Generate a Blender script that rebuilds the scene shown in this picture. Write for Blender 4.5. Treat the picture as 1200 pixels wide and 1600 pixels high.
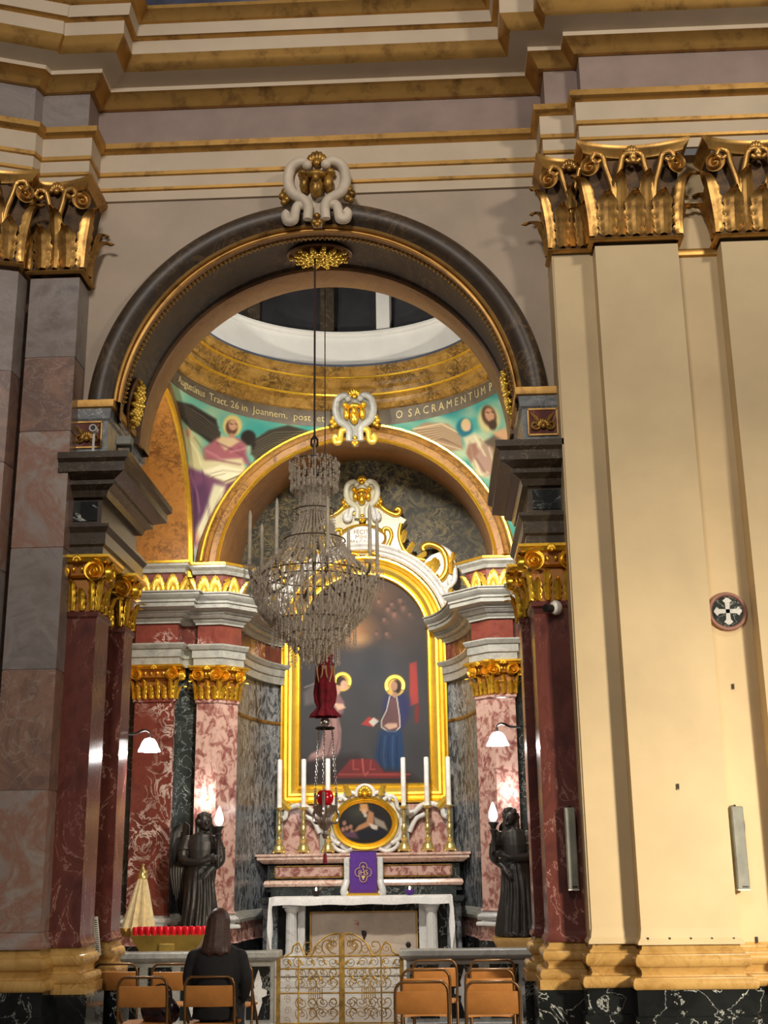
import bpy, bmesh, math, random
import numpy as np
from mathutils import Vector, Matrix
PI = math.pi
sc = bpy.context.scene
for o in list(bpy.data.objects): bpy.data.objects.remove(o)

# ------------------------------------------------------------------ camera
FPX, PITCH, YAW, ROLL = 1904.49, .279, .042, -.014
CAM = np.array([1.117, -10.9, 1.62])
def cam_axes():
    fwd = np.array([-math.sin(YAW)*math.cos(PITCH), math.cos(YAW)*math.cos(PITCH), math.sin(PITCH)])
    right = np.array([math.cos(YAW), math.sin(YAW), 0.]); up = np.cross(right, fwd)
    r = math.cos(ROLL)*right + math.sin(ROLL)*up
    u = -math.sin(ROLL)*right + math.cos(ROLL)*up
    return r, u, fwd
AX_R, AX_U, AX_F = cam_axes()
cd = bpy.data.cameras.new('camera'); cam = bpy.data.objects.new('camera', cd); sc.collection.objects.link(cam)
cd.sensor_fit = 'VERTICAL'; cd.sensor_height = 24.; cd.lens = FPX/1600*24.; cd.clip_end = 200; cd.clip_start = .05
cam.matrix_world = Matrix(((AX_R[0], AX_U[0], -AX_F[0], CAM[0]), (AX_R[1], AX_U[1], -AX_F[1], CAM[1]), (AX_R[2], AX_U[2], -AX_F[2], CAM[2]), (0, 0, 0, 1)))
sc.camera = cam
# ------------------------------------------------------------------ light
sc.view_settings.view_transform = 'Standard'; sc.view_settings.look = 'None'
sc.view_settings.gamma = 1.; sc.view_settings.use_curve_mapping = False
sc.view_settings.exposure = 0.0
w = bpy.data.worlds.new('world'); sc.world = w; w.use_nodes = True
w.node_tree.nodes['Background'].inputs[0].default_value = (1., .90, .80, 1); w.node_tree.nodes['Background'].inputs[1].default_value = .13
def aim(o, tgt):
    d = Vector(tgt) - o.location; o.rotation_euler = d.to_track_quat('-Z', 'Y').to_euler()
def area(name, loc, tgt, size, power, col, shape='DISK', spread=PI):
    l = bpy.data.lights.new(name, 'AREA'); l.shape = shape; l.size = size; l.energy = power; l.color = col; l.spread = spread
    o = bpy.data.objects.new(name, l); sc.collection.objects.link(o); o.location = loc; aim(o, tgt); return o
def point(name, loc, power, col, r=.05):
    l = bpy.data.lights.new(name, 'POINT'); l.energy = power; l.color = col; l.shadow_soft_size = r
    o = bpy.data.objects.new(name, l); sc.collection.objects.link(o); o.location = loc; return o
WARM = (1., .86, .66); NEUT = (1., .93, .82); COOL = (1., .97, .93)
# nave lamps: a lit cluster high on the right of the nave, and an added soft fill behind the visitor
area('nave_lamp_right', (5.4, -5.2, 9.6), (1.2, 0, 4.2), .7, 125, (1., .88, .72))
area('nave_lamp_low', (7.3, -8.2, 3.0), (3.3, -.3, 1.2), .9, 112, WARM, spread=1.0)
area('nave_fill_back', (-1.5, -15, 10.5), (-.5, 0, 8.2), 2.5, 215, (1., .90, .81), spread=1.5)  # added fill light, unseen, brightens the upper nave wall
# chapel: lamps and wall bulbs (their fixtures are built below), then added fills without fixtures
LAMPS = [(-1.80, 1.42, 2.76), (1.70, 1.42, 2.76)]
for i, p in enumerate(LAMPS): point('chapel_lamp_bulb', (p[0], p[1]+.02, p[2]), 150, COOL, .07)
WALL_BULBS = [(-1.99, 5.44, 2.47), (2.03, 5.44, 2.47)]
for p in WALL_BULBS: point('wall_bulb', p, 16, COOL, .05)
area('chapel_dome_fill', (-2.45, 2.6, 6.1), (.6, 4.6, 7.6), .25, 72, NEUT)  # added unseen fill for the dome and pendentives, no fitting on the cornice
area('chapel_dome_fill', (2.45, 2.6, 6.1), (-.6, 4.6, 7.6), .25, 72, NEUT)  # its mirrored partner, likewise an added fill
area('altar_fill', (0.35, 1.6, 7.35), (0, 7.6, 3.6), .35, 150, NEUT, spread=1.6)  # added unseen fill that brightens the altar wall
area('drum_fill', (-1.5, 2.6, 8.72), (.8, 5.6, 9.4), .3, 40, COOL)  # added unseen fill that brightens the white drum

# ------------------------------------------------------------------ pixel helpers (direction from the lens, distance from the plane it lies on)
def ray(u, v):
    return AX_R*((u-600)/FPX) - AX_U*((v-800)/FPX) + AX_F
def U(u, v, X=None, Y=None, Z=None):
    d = ray(u, v)
    t = (X-CAM[0])/d[0] if X is not None else (Y-CAM[1])/d[1] if Y is not None else (Z-CAM[2])/d[2]
    return CAM + t*d
def project(P):
    q = np.asarray(P) - CAM
    z = q@AX_F
    return 600 + FPX*(q@AX_R)/z, 800 - FPX*(q@AX_U)/z

# ------------------------------------------------------------------ mesh helpers
col = sc.collection
MATS = {}
class MB:
    def __init__(s): s.v = []; s.f = []; s.m = []
    def add(s, v, f, mi=0):
        n = len(s.v); s.v += [tuple(map(float, p)) for p in v]; s.f += [tuple(i+n for i in q) for q in f]; s.m += [mi]*len(f); return s
    def box(s, x0, x1, y0, y1, z0, z1, mi=0):
        v = [(x0,y0,z0),(x1,y0,z0),(x1,y1,z0),(x0,y1,z0),(x0,y0,z1),(x1,y0,z1),(x1,y1,z1),(x0,y1,z1)]
        return s.add(v, [(0,3,2,1),(4,5,6,7),(0,1,5,4),(1,2,6,5),(2,3,7,6),(3,0,4,7)], mi)
    def cbox(s, x0, x1, y0, y1, z0, z1, c=.01, mi=0):   # box with chamfered vertical and horizontal edges
        v = []
        for z, k in ((z0, c), (z0+c, 0), (z1-c, 0), (z1, c)):
            a, b, d, e = x0+k, x1-k, y0+k, y1-k
            v += [(a+c,d,z),(b-c,d,z),(b,d+c,z),(b,e-c,z),(b-c,e,z),(a+c,e,z),(a,e-c,z),(a,d+c,z)]
        f = [tuple(range(7,-1,-1)), tuple(range(24,32))]
        for r in range(3):
            for i in range(8):
                j = (i+1) % 8; f.append((r*8+i, r*8+j, r*8+8+j, r*8+8+i))
        return s.add(v, f, mi)
    def grid(s, P, mi=0, wrap=False):            # P: rows x cols of points
        R, C = len(P), len(P[0]); v = [p for row in P for p in row]; f = []
        for i in range(R-1):
            for j in range(C if wrap else C-1):
                k = (j+1) % C; f.append((i*C+j, i*C+k, (i+1)*C+k, (i+1)*C+j))
        return s.add(v, f, mi)
    def lathe(s, prof, n=24, c=(0,0,0), a0=0., a1=2*PI, sx=1., sy=1., mi=0):
        full = abs(a1-a0-2*PI) < 1e-6; m = n if full else n+1
        P = [[(c[0]+r*math.cos(a0+(a1-a0)*j/n)*sx, c[1]+r*math.sin(a0+(a1-a0)*j/n)*sy, c[2]+z) for j in range(m)] for r, z in prof]
        return s.grid(P, mi, wrap=full)
    def tube(s, pts, r=.01, n=8, cap=True, mi=0, flat=1.):
        pts = [Vector(p) for p in pts]; N = len(pts)
        rr = r if isinstance(r, (list, tuple)) else [r]*N
        T = []
        for i in range(N):
            d = pts[min(i+1, N-1)] - pts[max(i-1, 0)]; T.append(d.normalized() if d.length > 1e-9 else Vector((0,0,1)))
        ref = Vector((0,1,0)) if abs(T[0].y) < .9 else Vector((1,0,0))
        nrm = (ref - T[0]*ref.dot(T[0])).normalized(); P = []
        for i in range(N):
            nrm = nrm - T[i]*nrm.dot(T[i])
            nrm = nrm.normalized() if nrm.length > 1e-6 else T[i].orthogonal().normalized()
            b = T[i].cross(nrm)
            P.append([tuple(pts[i] + nrm*(rr[i]*flat*math.cos(2*PI*j/n)) + b*(rr[i]*math.sin(2*PI*j/n))) for j in range(n)])
        k = len(s.v); s.grid(P, mi, wrap=True)
        if cap:
            s.f.append(tuple(k+j for j in range(n))); s.m.append(mi); s.f.append(tuple(k+(N-1)*n+j for j in range(n-1,-1,-1))); s.m.append(mi)
        return s
    def ball(s, c, r, n=10, m=6, mi=0):
        r = (r, r, r) if not isinstance(r, (tuple, list)) else r
        P = [[(c[0]+r[0]*math.sin(PI*i/m)*math.cos(2*PI*j/n), c[1]+r[1]*math.sin(PI*i/m)*math.sin(2*PI*j/n), c[2]+r[2]*math.cos(PI*i/m)) for j in range(n)] for i in range(m+1)]
        return s.grid(P, mi, wrap=True)
    def prism(s, poly, y0, y1, mi=0, b=0.):       # polygon in XZ extruded along Y (front y0), optional front bevel
        n = len(poly); c = np.mean(np.array(poly), axis=0)
        def ins(p, k):
            d = np.array(p)-c; L = np.linalg.norm(d)+1e-9; return np.array(p)-d/L*k
        rings = [(y1, 0.), (y0+b, 0.)] + ([(y0, b)] if b else [])
        v = []
        for y, k in rings: v += [(ins(p,k)[0], y, ins(p,k)[1]) for p in poly]
        f = [tuple(range(n)), tuple(reversed(range((len(rings)-1)*n, len(rings)*n)))]
        for r in range(len(rings)-1):
            for i in range(n):
                j = (i+1) % n; f.append((r*n+j, r*n+i, (r+1)*n+i, (r+1)*n+j))
        return s.add(v, f, mi)
    def sweep(s, path, prof, mi=0, closed=False):  # path in XY walked so that the right-hand side is outward; prof (offset, z)
        n = len(path); P = [Vector((p[0], p[1])) for p in path]; M = []
        for i in range(n):
            a = P[i]-P[i-1] if (i > 0 or closed) else P[1]-P[0]
            b = P[(i+1) % n]-P[i] if (i < n-1 or closed) else P[n-1]-P[n-2]
            na = Vector((a.y, -a.x)).normalized(); nb = Vector((b.y, -b.x)).normalized()
            m = na+nb; m = m/max(1e-6, 1+na.dot(nb)); M.append(m)
        rows = [[(P[i].x+M[i].x*o, P[i].y+M[i].y*o, z) for i in range(n)] for o, z in prof]
        return s.grid(rows, mi, wrap=closed)
    def arc(s, prof, cx, cz, a0=0., a1=PI, n=64, mi=0):   # prof (r, y) turned about a Y axis through (cx, cz)
        return s.grid([[(cx+r*math.cos(a1+(a0-a1)*j/n), y, cz+r*math.sin(a1+(a0-a1)*j/n)) for j in range(n+1)] for r, y in prof], mi)
    def arcx(s, prof, cy, cz, a0=0., a1=PI, n=48, mi=0):  # prof (r, x) turned about an X axis through (cy, cz)
        return s.grid([[(x, cy+r*math.cos(a0+(a1-a0)*j/n), cz+r*math.sin(a0+(a1-a0)*j/n)) for j in range(n+1)] for r, x in prof], mi)
    def xf(s, M):
        s.v = [tuple(M @ Vector(p)) for p in s.v]; return s
    def mesh(s, name, mats, smooth=0.):
        me = bpy.data.meshes.new(name); me.from_pydata(s.v, [], s.f)
        for m in (mats if isinstance(mats, (list, tuple)) else [mats]): me.materials.append(MATS[m])
        if any(s.m): me.polygons.foreach_set('material_index', s.m)
        if smooth:
            me.shade_smooth(); me.set_sharp_from_angle(angle=smooth)
        me.update(); return me
    def build(s, name, mats, parent=None, smooth=0.):
        return obj(name, s.mesh(name, mats, smooth), parent)
def obj(name, me, parent=None, loc=None):
    o = bpy.data.objects.new(name, me); col.objects.link(o)
    if parent is not None:
        o.parent = parent
        if parent.get('_w') is not None:            # parent's parts are modelled in world space
            o.matrix_parent_inverse = Matrix.Translation(-Vector(parent['_w']))
            o['_w2'] = 1
    if loc is not None: o.location = loc
    return o
def sub(name, me_or_mb, mats, parent, smooth=0.):    # a sub-part (parent part sits at the origin of its thing)
    me = me_or_mb.mesh(name, mats, smooth) if isinstance(me_or_mb, MB) else me_or_mb
    o = bpy.data.objects.new(name, me); col.objects.link(o); o.parent = parent; return o
def tag(o, label, cat, group=None):
    o['label'] = label; o['category'] = cat
    if group: o['group'] = group
    return o
def struct(o): o['kind'] = 'structure'; return o
def root(name, loc, label=None, cat=None, group=None, world=False, rz=0.):
    o = bpy.data.objects.new(name, None); col.objects.link(o); o.location = loc; o.empty_display_size = .1; o.rotation_euler.z = rz
    if world: o['_w'] = tuple(loc)
    if label: tag(o, label, cat, group)
    return o
def kids(o): return [c for c in bpy.data.objects if c.parent == o]
def copy_tree(o, parent=None):
    c = o.copy(); col.objects.link(c)
    if parent is not None: c.parent = parent; c.matrix_parent_inverse = o.matrix_parent_inverse.copy()
    for ch in list(kids(o)): copy_tree(ch, c)
    return c
def spiral(c, r0, r1, a0, turns, n=28, plane='xz', y=0.):
    P = []
    for i in range(n+1):
        t = i/n; a = a0+turns*2*PI*t; r = r0+(r1-r0)*t**.8
        P.append((c[0]+r*math.cos(a), y, c[1]+r*math.sin(a)))
    return P
def bez(P, n=10):                                   # Catmull-Rom through the points
    P = [Vector(p) for p in P]; Q = [P[0]*2-P[1]] + P + [P[-1]*2-P[-2]]; out = []
    for i in range(1, len(Q)-2):
        for k in range(n):
            t = k/n; a, b, c, d = Q[i-1], Q[i], Q[i+1], Q[i+2]
            out.append(.5*((2*b)+(c-a)*t+(2*a-5*b+4*c-d)*t*t+(3*b-a-3*c+d)*t**3))
    out.append(P[-1]); return out

# ------------------------------------------------------------------ materials
def lin(c): return tuple(((x/255)/12.92 if x/255 <= .04045 else ((x/255+.055)/1.055)**2.4) for x in c)
def newmat(name):
    m = bpy.data.materials.new(name); m.use_nodes = True; MATS[name] = m
    nt = m.node_tree; b = nt.nodes['Principled BSDF']; return m, nt, b
def ramp(nt, fac, stops):
    r = nt.nodes.new('ShaderNodeValToRGB'); el = r.color_ramp.elements
    while len(el) < len(stops): el.new(.5)
    for e, (p, c) in zip(el, stops): e.position = p; e.color = (*lin(c), 1)
    nt.links.new(fac, r.inputs[0]); return r.outputs[0]
def tc(nt, scale=(1,1,1)):
    t = nt.nodes.new('ShaderNodeTexCoord'); mp = nt.nodes.new('ShaderNodeMapping'); mp.inputs['Scale'].default_value = scale
    nt.links.new(t.outputs['Object'], mp.inputs[0]); return mp.outputs[0]
def noise(nt, vec, scale, detail=6, rough=.6, dist=0.):
    n = nt.nodes.new('ShaderNodeTexNoise'); n.inputs['Scale'].default_value = scale; n.inputs['Detail'].default_value = detail
    n.inputs['Roughness'].default_value = rough; n.inputs['Distortion'].default_value = dist; nt.links.new(vec, n.inputs['Vector']); return n.outputs[0]
def mix(nt, fac, a, b):
    m = nt.nodes.new('ShaderNodeMix'); m.data_type = 'RGBA'
    nt.links.new(fac, m.inputs[0]) if not isinstance(fac, float) else setattr(m.inputs[0], 'default_value', fac)
    nt.links.new(a, m.inputs[6]); nt.links.new(b, m.inputs[7]); return m.outputs[2]
def math_(nt, op, a, b=None):
    m = nt.nodes.new('ShaderNodeMath'); m.operation = op; nt.links.new(a, m.inputs[0])
    if b is not None:
        if isinstance(b, (int, float)): m.inputs[1].default_value = b
        else: nt.links.new(b, m.inputs[1])
    return m.outputs[0]
def bump(nt, b, h, s=.1, d=.01):
    n = nt.nodes.new('ShaderNodeBump'); n.inputs['Strength'].default_value = s; n.inputs['Distance'].default_value = d
    nt.links.new(h, n.inputs['Height']); nt.links.new(n.outputs[0], b.inputs['Normal'])
def plain(name, c, rough=.5, metal=0., nscale=6., var=.12, spec=None, bumps=0.):
    m, nt, b = newmat(name); v = tc(nt); n = noise(nt, v, nscale, 5)
    lo = tuple(max(0, x*(1-var)) for x in c); hi = tuple(min(255, x*(1+var)) for x in c)
    nt.links.new(ramp(nt, n, [(.3, lo), (.7, hi)]), b.inputs['Base Color'])
    b.inputs['Roughness'].default_value = rough; b.inputs['Metallic'].default_value = metal
    if spec is not None: b.inputs['Specular IOR Level'].default_value = spec
    if bumps: bump(nt, b, n, bumps)
    return m
def marble(name, stops, vein=(230,225,220), vscale=3., vwidth=.03, vamt=.8, scale=2., rough=.18, dist=1.2, stretch=(1,1,1), v2=True, spec=.5):
    m, nt, b = newmat(name); v = tc(nt, stretch)
    c0 = ramp(nt, noise(nt, v, scale, 8, .65, dist), stops)
    n1 = noise(nt, v, vscale, 7, .6, 1.6)
    a = math_(nt, 'ABSOLUTE', math_(nt, 'SUBTRACT', n1, .5))
    msk = math_(nt, 'MULTIPLY', math_(nt, 'LESS_THAN', a, vwidth) if False else ramp_val(nt, a, vwidth), vamt)
    gate = ramp_gate(nt, noise(nt, v, vscale*.35, 3, .5))
    msk = math_(nt, 'MULTIPLY', msk, gate)
    vc = nt.nodes.new('ShaderNodeRGB'); vc.outputs[0].default_value = (*lin(vein), 1)
    nt.links.new(mix(nt, msk, c0, vc.outputs[0]), b.inputs['Base Color'])
    b.inputs['Roughness'].default_value = rough; b.inputs['Specular IOR Level'].default_value = spec
    return m
def ramp_val(nt, a, wdt):
    r = nt.nodes.new('ShaderNodeMapRange'); r.inputs['From Min'].default_value = wdt; r.inputs['From Max'].default_value = wdt*.25
    nt.links.new(a, r.inputs['Value']); return r.outputs[0]
def ramp_gate(nt, a, lo=.42, hi=.58):
    r = nt.nodes.new('ShaderNodeMapRange'); r.inputs['From Min'].default_value = lo; r.inputs['From Max'].default_value = hi
    nt.links.new(a, r.inputs['Value']); return r.outputs[0]
def breccia(name, light, dark, mid, scale=5., rough=.16, thr=(.46, .52), stretch=(1,1,.6)):
    m, nt, b = newmat(name); v = tc(nt, stretch)
    n = noise(nt, v, scale, 9, .62, .8)
    c = ramp(nt, n, [(thr[0]-.16, dark), (thr[0], mid), (thr[1], light), (thr[1]+.2, tuple(min(255, x*1.06) for x in light))])
    nt.links.new(c, b.inputs['Base Color']); b.inputs['Roughness'].default_value = rough; return m
def goldmat(name, c, dark, rough=.3, metal=.85, dirt=.45, nscale=9.):
    m, nt, b = newmat(name); v = tc(nt); n = noise(nt, v, nscale, 7, .65)
    nt.links.new(ramp(nt, n, [(dirt-.14, dark), (dirt+.06, c), (.8, tuple(min(255, x*1.08) for x in c))]), b.inputs['Base Color'])
    b.inputs['Metallic'].default_value = metal; b.inputs['Roughness'].default_value = rough
    bump(nt, b, n, .15, .006); return m
goldmat('amber_ground', (168,112,52), (110,70,30), .4, .4, .4)
goldmat('gold', (236,190,62), (150,100,20), .27, .8, .34)
goldmat('gold_leaf', (244,206,88), (178,126,32), .3, .7, .3)
goldmat('old_gold', (176,136,66), (62,42,22), .42, .65, .46, 7.)
goldmat('nave_gold', (190,148,82), (124,90,50), .4, .75, .42, 5.)
goldmat('shaded_gilt', (88,64,38), (46,34,22), .55, .45, .5, 8.)  # capital bell: recess shade behind the leaves put into a dark colour
plain('cream', (212,190,148), .62, 0, 1.6, .035)
plain('cream_grey', (198,182,158), .65, 0, 1.6, .04)
plain('wall_tan', (176,160,142), .7, 0, 1.2, .06)
plain('mauve', (146,128,120), .7, 0, 2.0, .07)
plain('scroll_white', (205,192,172), .5, 0, 5., .08)
plain('dark_paint', (74,62,48), .45, 0, 3., .12)
marble('impost_stone', [(.3,(54,46,37)),(.55,(72,62,50)),(.75,(48,41,33))], (150,140,120), 4., .012, .4, 2.5, .24)
marble('blue_marble', [(.3,(92,98,104)),(.6,(142,146,148)),(.8,(88,92,98))], (220,222,222), 5., .02, .6, 4., .25)
marble('red_marble', [(.3,(94,46,40)),(.5,(124,64,54)),(.72,(86,42,38))], (226,206,196), 3.2, .035, .85, 2.2, .14)
marble('red_marble_plain', [(.3,(78,40,36)),(.5,(108,58,50)),(.72,(72,38,36))], (200,160,146), 2.0, .010, .6, 2.0, .2, stretch=(1.4,1.4,.7))
marble('attic_red', [(.3,(92,46,40)),(.5,(124,64,54)),(.72,(84,42,38))], (200,160,146), 2., .01, .4, 2., .55)
breccia('pink_breccia', (198,164,152), (106,54,52), (158,110,102), 10., .14, (.45,.53), (1,1,.8))
marble('black_marble', [(.28,(22,25,29)),(.44,(62,67,73)),(.58,(138,144,150)),(.72,(42,46,51))], (200,204,206), 5., .03, .55, 5.5, .2, 2.2, (1.3,1.3,.6))
marble('black_vein', [(.3,(14,16,17)),(.6,(32,36,36)),(.8,(18,22,22))], (206,210,204), 2.2, .010, .9, 2., .16)
marble('green_black', [(.3,(26,30,30)),(.6,(54,60,58)),(.8,(28,34,34))], (180,186,182), 4., .012, .7, 3., .2)
marble('white_marble', [(.3,(192,194,194)),(.55,(222,222,218)),(.8,(176,180,184))], (128,132,138), 3., .02, .55, 2.2, .28)
marble('grey_white_marble', [(.3,(132,134,130)),(.55,(166,166,158)),(.8,(116,119,120))], (110,114,120), 4., .02, .5, 3., .25)
marble('yellow_marble', [(.3,(164,122,62)),(.55,(202,164,98)),(.8,(178,138,78))], (120,74,34), 4., .018, .6, 3., .2)
marble('old_grey_marble', [(.25,(112,102,100)),(.40,(156,144,138)),(.52,(150,112,94)),(.64,(164,152,144)),(.80,(120,82,68))], (190,182,174), 2.6, .015, .22, 1.5, .3, 1.2)
marble('old_grey_marble_b', [(.25,(126,98,86)),(.42,(150,118,100)),(.58,(116,92,84)),(.8,(152,140,132))], (196,188,180), 2.2, .015, .25, 1.8, .3, 1.3)
marble('old_grey_marble_c', [(.25,(106,98,98)),(.45,(146,138,134)),(.6,(128,116,110)),(.8,(96,84,80))], (180,172,166), 3., .015, .25, 1.6, .3, 1.2)
marble('faux_brown', [(.3,(96,62,28)),(.5,(158,112,50)),(.7,(118,82,40))], (50,36,20), 6., .05, .6, 5., .35)
marble('faux_gold', [(.28,(84,60,27)),(.45,(150,112,50)),(.6,(172,134,66)),(.78,(92,68,32))], (48,35,19), 7., .07, .75, 5., .32)
marble('orange_marble', [(.3,(112,70,34)),(.5,(164,112,52)),(.7,(132,86,42))], (74,50,28), 6., .05, .6, 4.5, .32)
marble('arch_dark', [(.3,(44,34,26)),(.5,(66,52,38)),(.62,(54,48,42)),(.8,(36,29,23))], (130,104,70), 3., .03, .4, 2.6, .46, 2., (1,.5,1))
marble('arch_brown', [(.3,(116,82,52)),(.55,(146,108,70)),(.8,(104,76,52))], (176,142,96), 4., .02, .4, 3., .4)
marble('lunette', [(.3,(22,22,18)),(.47,(44,42,30)),(.62,(98,88,54)),(.74,(32,30,24))], (150,134,86), 5., .035, .6, 3.6, .55, 2.)
marble('ped_green', [(.3,(190,188,160)),(.55,(214,212,190)),(.8,(176,176,150))], (140,140,110), 4., .02, .5, 3., .3)
plain('floor_marble', (96,76,66), .25, 0, 2., .2)
plain('dome_dark', (40,40,42), .7, 0, 1.5, .3)
plain('drum_white', (224,222,214), .6, 0, 2., .03)
plain('drum_line', (84,90,104), .6)
plain('blue_paint', (70,74,96), .7, 0, 2., .3)
plain('black', (14,13,13), .5); plain('iron', (38,30,26), .5, .4)
plain('letters', (196,180,128), .5, .2)
plain('band_dark', (96,86,70), .5)

def emit(name, c, st, mixc=None):
    m, nt, b = newmat(name); b.inputs['Base Color'].default_value = (*lin(c), 1); b.inputs['Emission Color'].default_value = (*lin(c), 1); b.inputs['Emission Strength'].default_value = st; return m
emit('flame', (255,226,170), 12.); emit('lamp_glow', (255,252,244), 14.); emit('torch_glow', (255,236,226), 2.0)
plain('frosted', (250,250,248), .3)
MATS['frosted'].node_tree.nodes['Principled BSDF'].inputs['Emission Color'].default_value=(1,.98,.95,1); MATS['frosted'].node_tree.nodes['Principled BSDF'].inputs['Emission Strength'].default_value=4.
# ================================================================== front of the nave
ZC, ARC = 5.78, 2.22
mb = MB(); mb.box(-9, 9, -16, 9.2, -.2, 0); struct(mb.build('floor', 'floor_marble'))
# --- wall above the arch
mb = MB(); n = 60; rows = [[], [], []]
for j in range(n+1):
    a = PI*j/n; c, s = math.cos(a), math.sin(a)
    k = min(2.42/abs(c) if abs(c) > 1e-6 else 1e9, (8.2-ZC)/s if s > 1e-6 else 1e9); k = max(k, ARC)
    rows[0].append((ARC*c, .1, ZC+ARC*s)); rows[1].append((k*c, .1, ZC+k*s)); rows[2].append((k*c, .8, ZC+k*s))
mb.grid(rows); mb.box(-3.2, 3.2, .12, .5, 8.2, 10.0)
struct(mb.build('wall_front', 'wall_tan'))
mb = MB(); mb.box(-3.4, -2.40, .16, 1.3, 0, 8.2); struct(mb.build('wall_left', 'old_grey_marble'))
mb = MB(); mb.box(2.31, 7., -.3, 1.3, .9, 8.2); wr = struct(mb.build('wall_right', 'cream'))
mb = MB(); mb.box(-9, 9, .5, 1.0, 10.0, 13); struct(mb.build('wall_upper', 'blue_paint'))
# --- entablature
EP = [(-4.6,-1.02), (-2.80,-.36), (-2.76,-.23), (-2.28,-.23), (-2.28,.1), (2.33,.1), (2.33,-.3), (2.66,-.3), (2.66,-.51), (7.2,-.51)]
cream_runs = [[(0,8.14),(.03,8.14),(.03,8.24)], [(.05,8.28),(.05,8.40)], [(.07,8.45),(.07,8.65)],
              [(.16,9.34),(.16,9.386),(.34,9.44)], [(.44,9.58),(.44,9.73)], [(.50,9.75),(.52,9.87)]]
gold_runs = [[(.03,8.24),(.05,8.25),(.05,8.28)], [(.05,8.40),(.07,8.41),(.07,8.45)], [(.07,8.65),(.10,8.66),(.13,8.69),(.13,8.75),(0,8.755)],
             [(0,9.21),(.05,9.21),(.08,9.25),(.13,9.32),(.16,9.34)], [(.34,9.44),(.37,9.47),(.40,9.52),(.44,9.58)],
             [(.44,9.73),(.48,9.735),(.50,9.75)], [(.52,9.87),(.55,9.88),(.58,9.92),(.63,9.97),(.63,10.01),(-.6,10.02)]]
mb = MB()
for r in cream_runs: mb.sweep(EP, r)
ent = struct(mb.build('trim_1', 'cream_grey', smooth=.5))
mb = MB().sweep(EP[3:], [(0,8.75),(0,9.21)]); mb.build('frieze', 'mauve', ent)
mb = MB().sweep(EP[:4], [(0,8.75),(0,9.21)]); mb.build('frieze', 'old_grey_marble_c', ent)
for r in gold_runs: MB().sweep(EP, r).build('gilded_moulding', 'nave_gold', ent, .6)

# ------------------------------------------------------------------ capitals
def leaf_mesh(name, h, wd, curl, mat, lobes=4, thick=.012):
    mb = MB(); N, K = 20, 8; P = []
    for i in range(N+1):
        t = i/N
        env = (.62+.38*math.sin(PI*min(1, t*1.02)))*(1 if t < .8 else max(.22, 1-(t-.8)*3.6))
        tooth = 1-.42*(1-abs(math.sin((lobes+.5)*PI*t))**.55)
        wv = wd*env
        if t < .72: o = .012+.05*curl*t*t*2; z = h*t/.86
        else:
            a = (t-.72)/.28*2.4; R = curl*.085; o = .012+.05*curl*1.037+R*(1-math.cos(a)); z = h*.72/.86+R*math.sin(a)
        row = []
        for k in range(K+1):
            s = -1+2*k/K; e = abs(s); w2 = wv*(tooth if e > .7 else 1.)*(1 if e <= .7 else 1.)
            ridge = thick*1.5*(1-min(1, e/.16)) + thick*.9*abs(math.sin(s*PI*2.5))
            row.append((s*w2/2, -(o+.03*curl*(1-s*s)+ridge), z-(.02*h*e*e if t > .1 else 0)))
        P.append(row)
    mb.grid(P); P2 = [[(p[0]*.98, p[1]+.014, p[2]) for p in r] for r in P]; mb.grid(P2)
    return mb.mesh(name, mat, .7)
def volute_mesh(name, r, mat, side=1, turns=1.7, d=.05):
    mb = MB(); n = 40; P = []
    for i in range(n+1):
        t = i/n; a = PI/2+side*(-turns*2*PI*t); rr = r*(1-.84*t**.85); wv = r*.20*(1-.55*t)
        P.append([(rr*math.cos(a), 0, rr*math.sin(a)), (wv, 0, 0)])
    rows = []
    for (p, wv) in P:
        q = Vector(p); ln = q.length; d0 = q/ln; k = wv[0]
        rows.append([tuple(d0*(ln-k)), tuple(d0*(ln-k)+Vector((0,-d*.7,0))), tuple(d0*ln+Vector((0,-d,0))), tuple(d0*(ln+k*.6)+Vector((0,-d*.6,0))), tuple(d0*(ln+k*.6))])
    mb.grid(rows); mb.ball((0,-d*.5,0), r*.17); mb.lathe([(0,-d*.2),(r*.95,-d*.2)], 20)
    # disc behind the spiral
    mb.v[-2*20:] = [(x, -d*.25, y) for x, y, z in mb.v[-2*20:]]
    return mb.mesh(name, mat, .9)
def stalk_mesh(name, h, mat, side=1, wd=.12):
    P = bez([(0,-.03,0), (.02*side,-.05,h*.35), (.07*side,-.08,h*.7), (wd*side,-.11,h*.92), ((wd+.07)*side,-.12,h*.96), ((wd+.10)*side,-.12,h*.84), ((wd+.06)*side,-.12,h*.76), ((wd+.02)*side,-.12,h*.82)], 6)
    n = len(P); return MB().tube(P, [.034*(1-.35*i/n) for i in range(n)], 7).mesh(name, mat, .9)
def egg_row(x0, x1, y, z, r, mat, name):
    mb = MB(); k = max(2, int((x1-x0)/(r*2.6)))
    for i in range(k): mb.ball((x0+(x1-x0)*(i+.5)/k, y, z), (r*.8, r*.8, r*1.1), 8, 5)
    return mb.mesh(name, mat, .9)
def palm_mesh(name, r, mat, n=7):
    mb = MB()
    for i in range(n):
        a = PI*(i+.5)/n; mb.ball((math.cos(a)*r*.55, -r*.25, math.sin(a)*r*.6), (r*.2+.12*r*abs(math.cos(a)), r*.25, r*.24+.2*r*math.sin(a)), 8, 5)
    mb.ball((0,-r*.3,0), r*.3, 8, 5); return mb.mesh(name, mat, .9)
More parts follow.
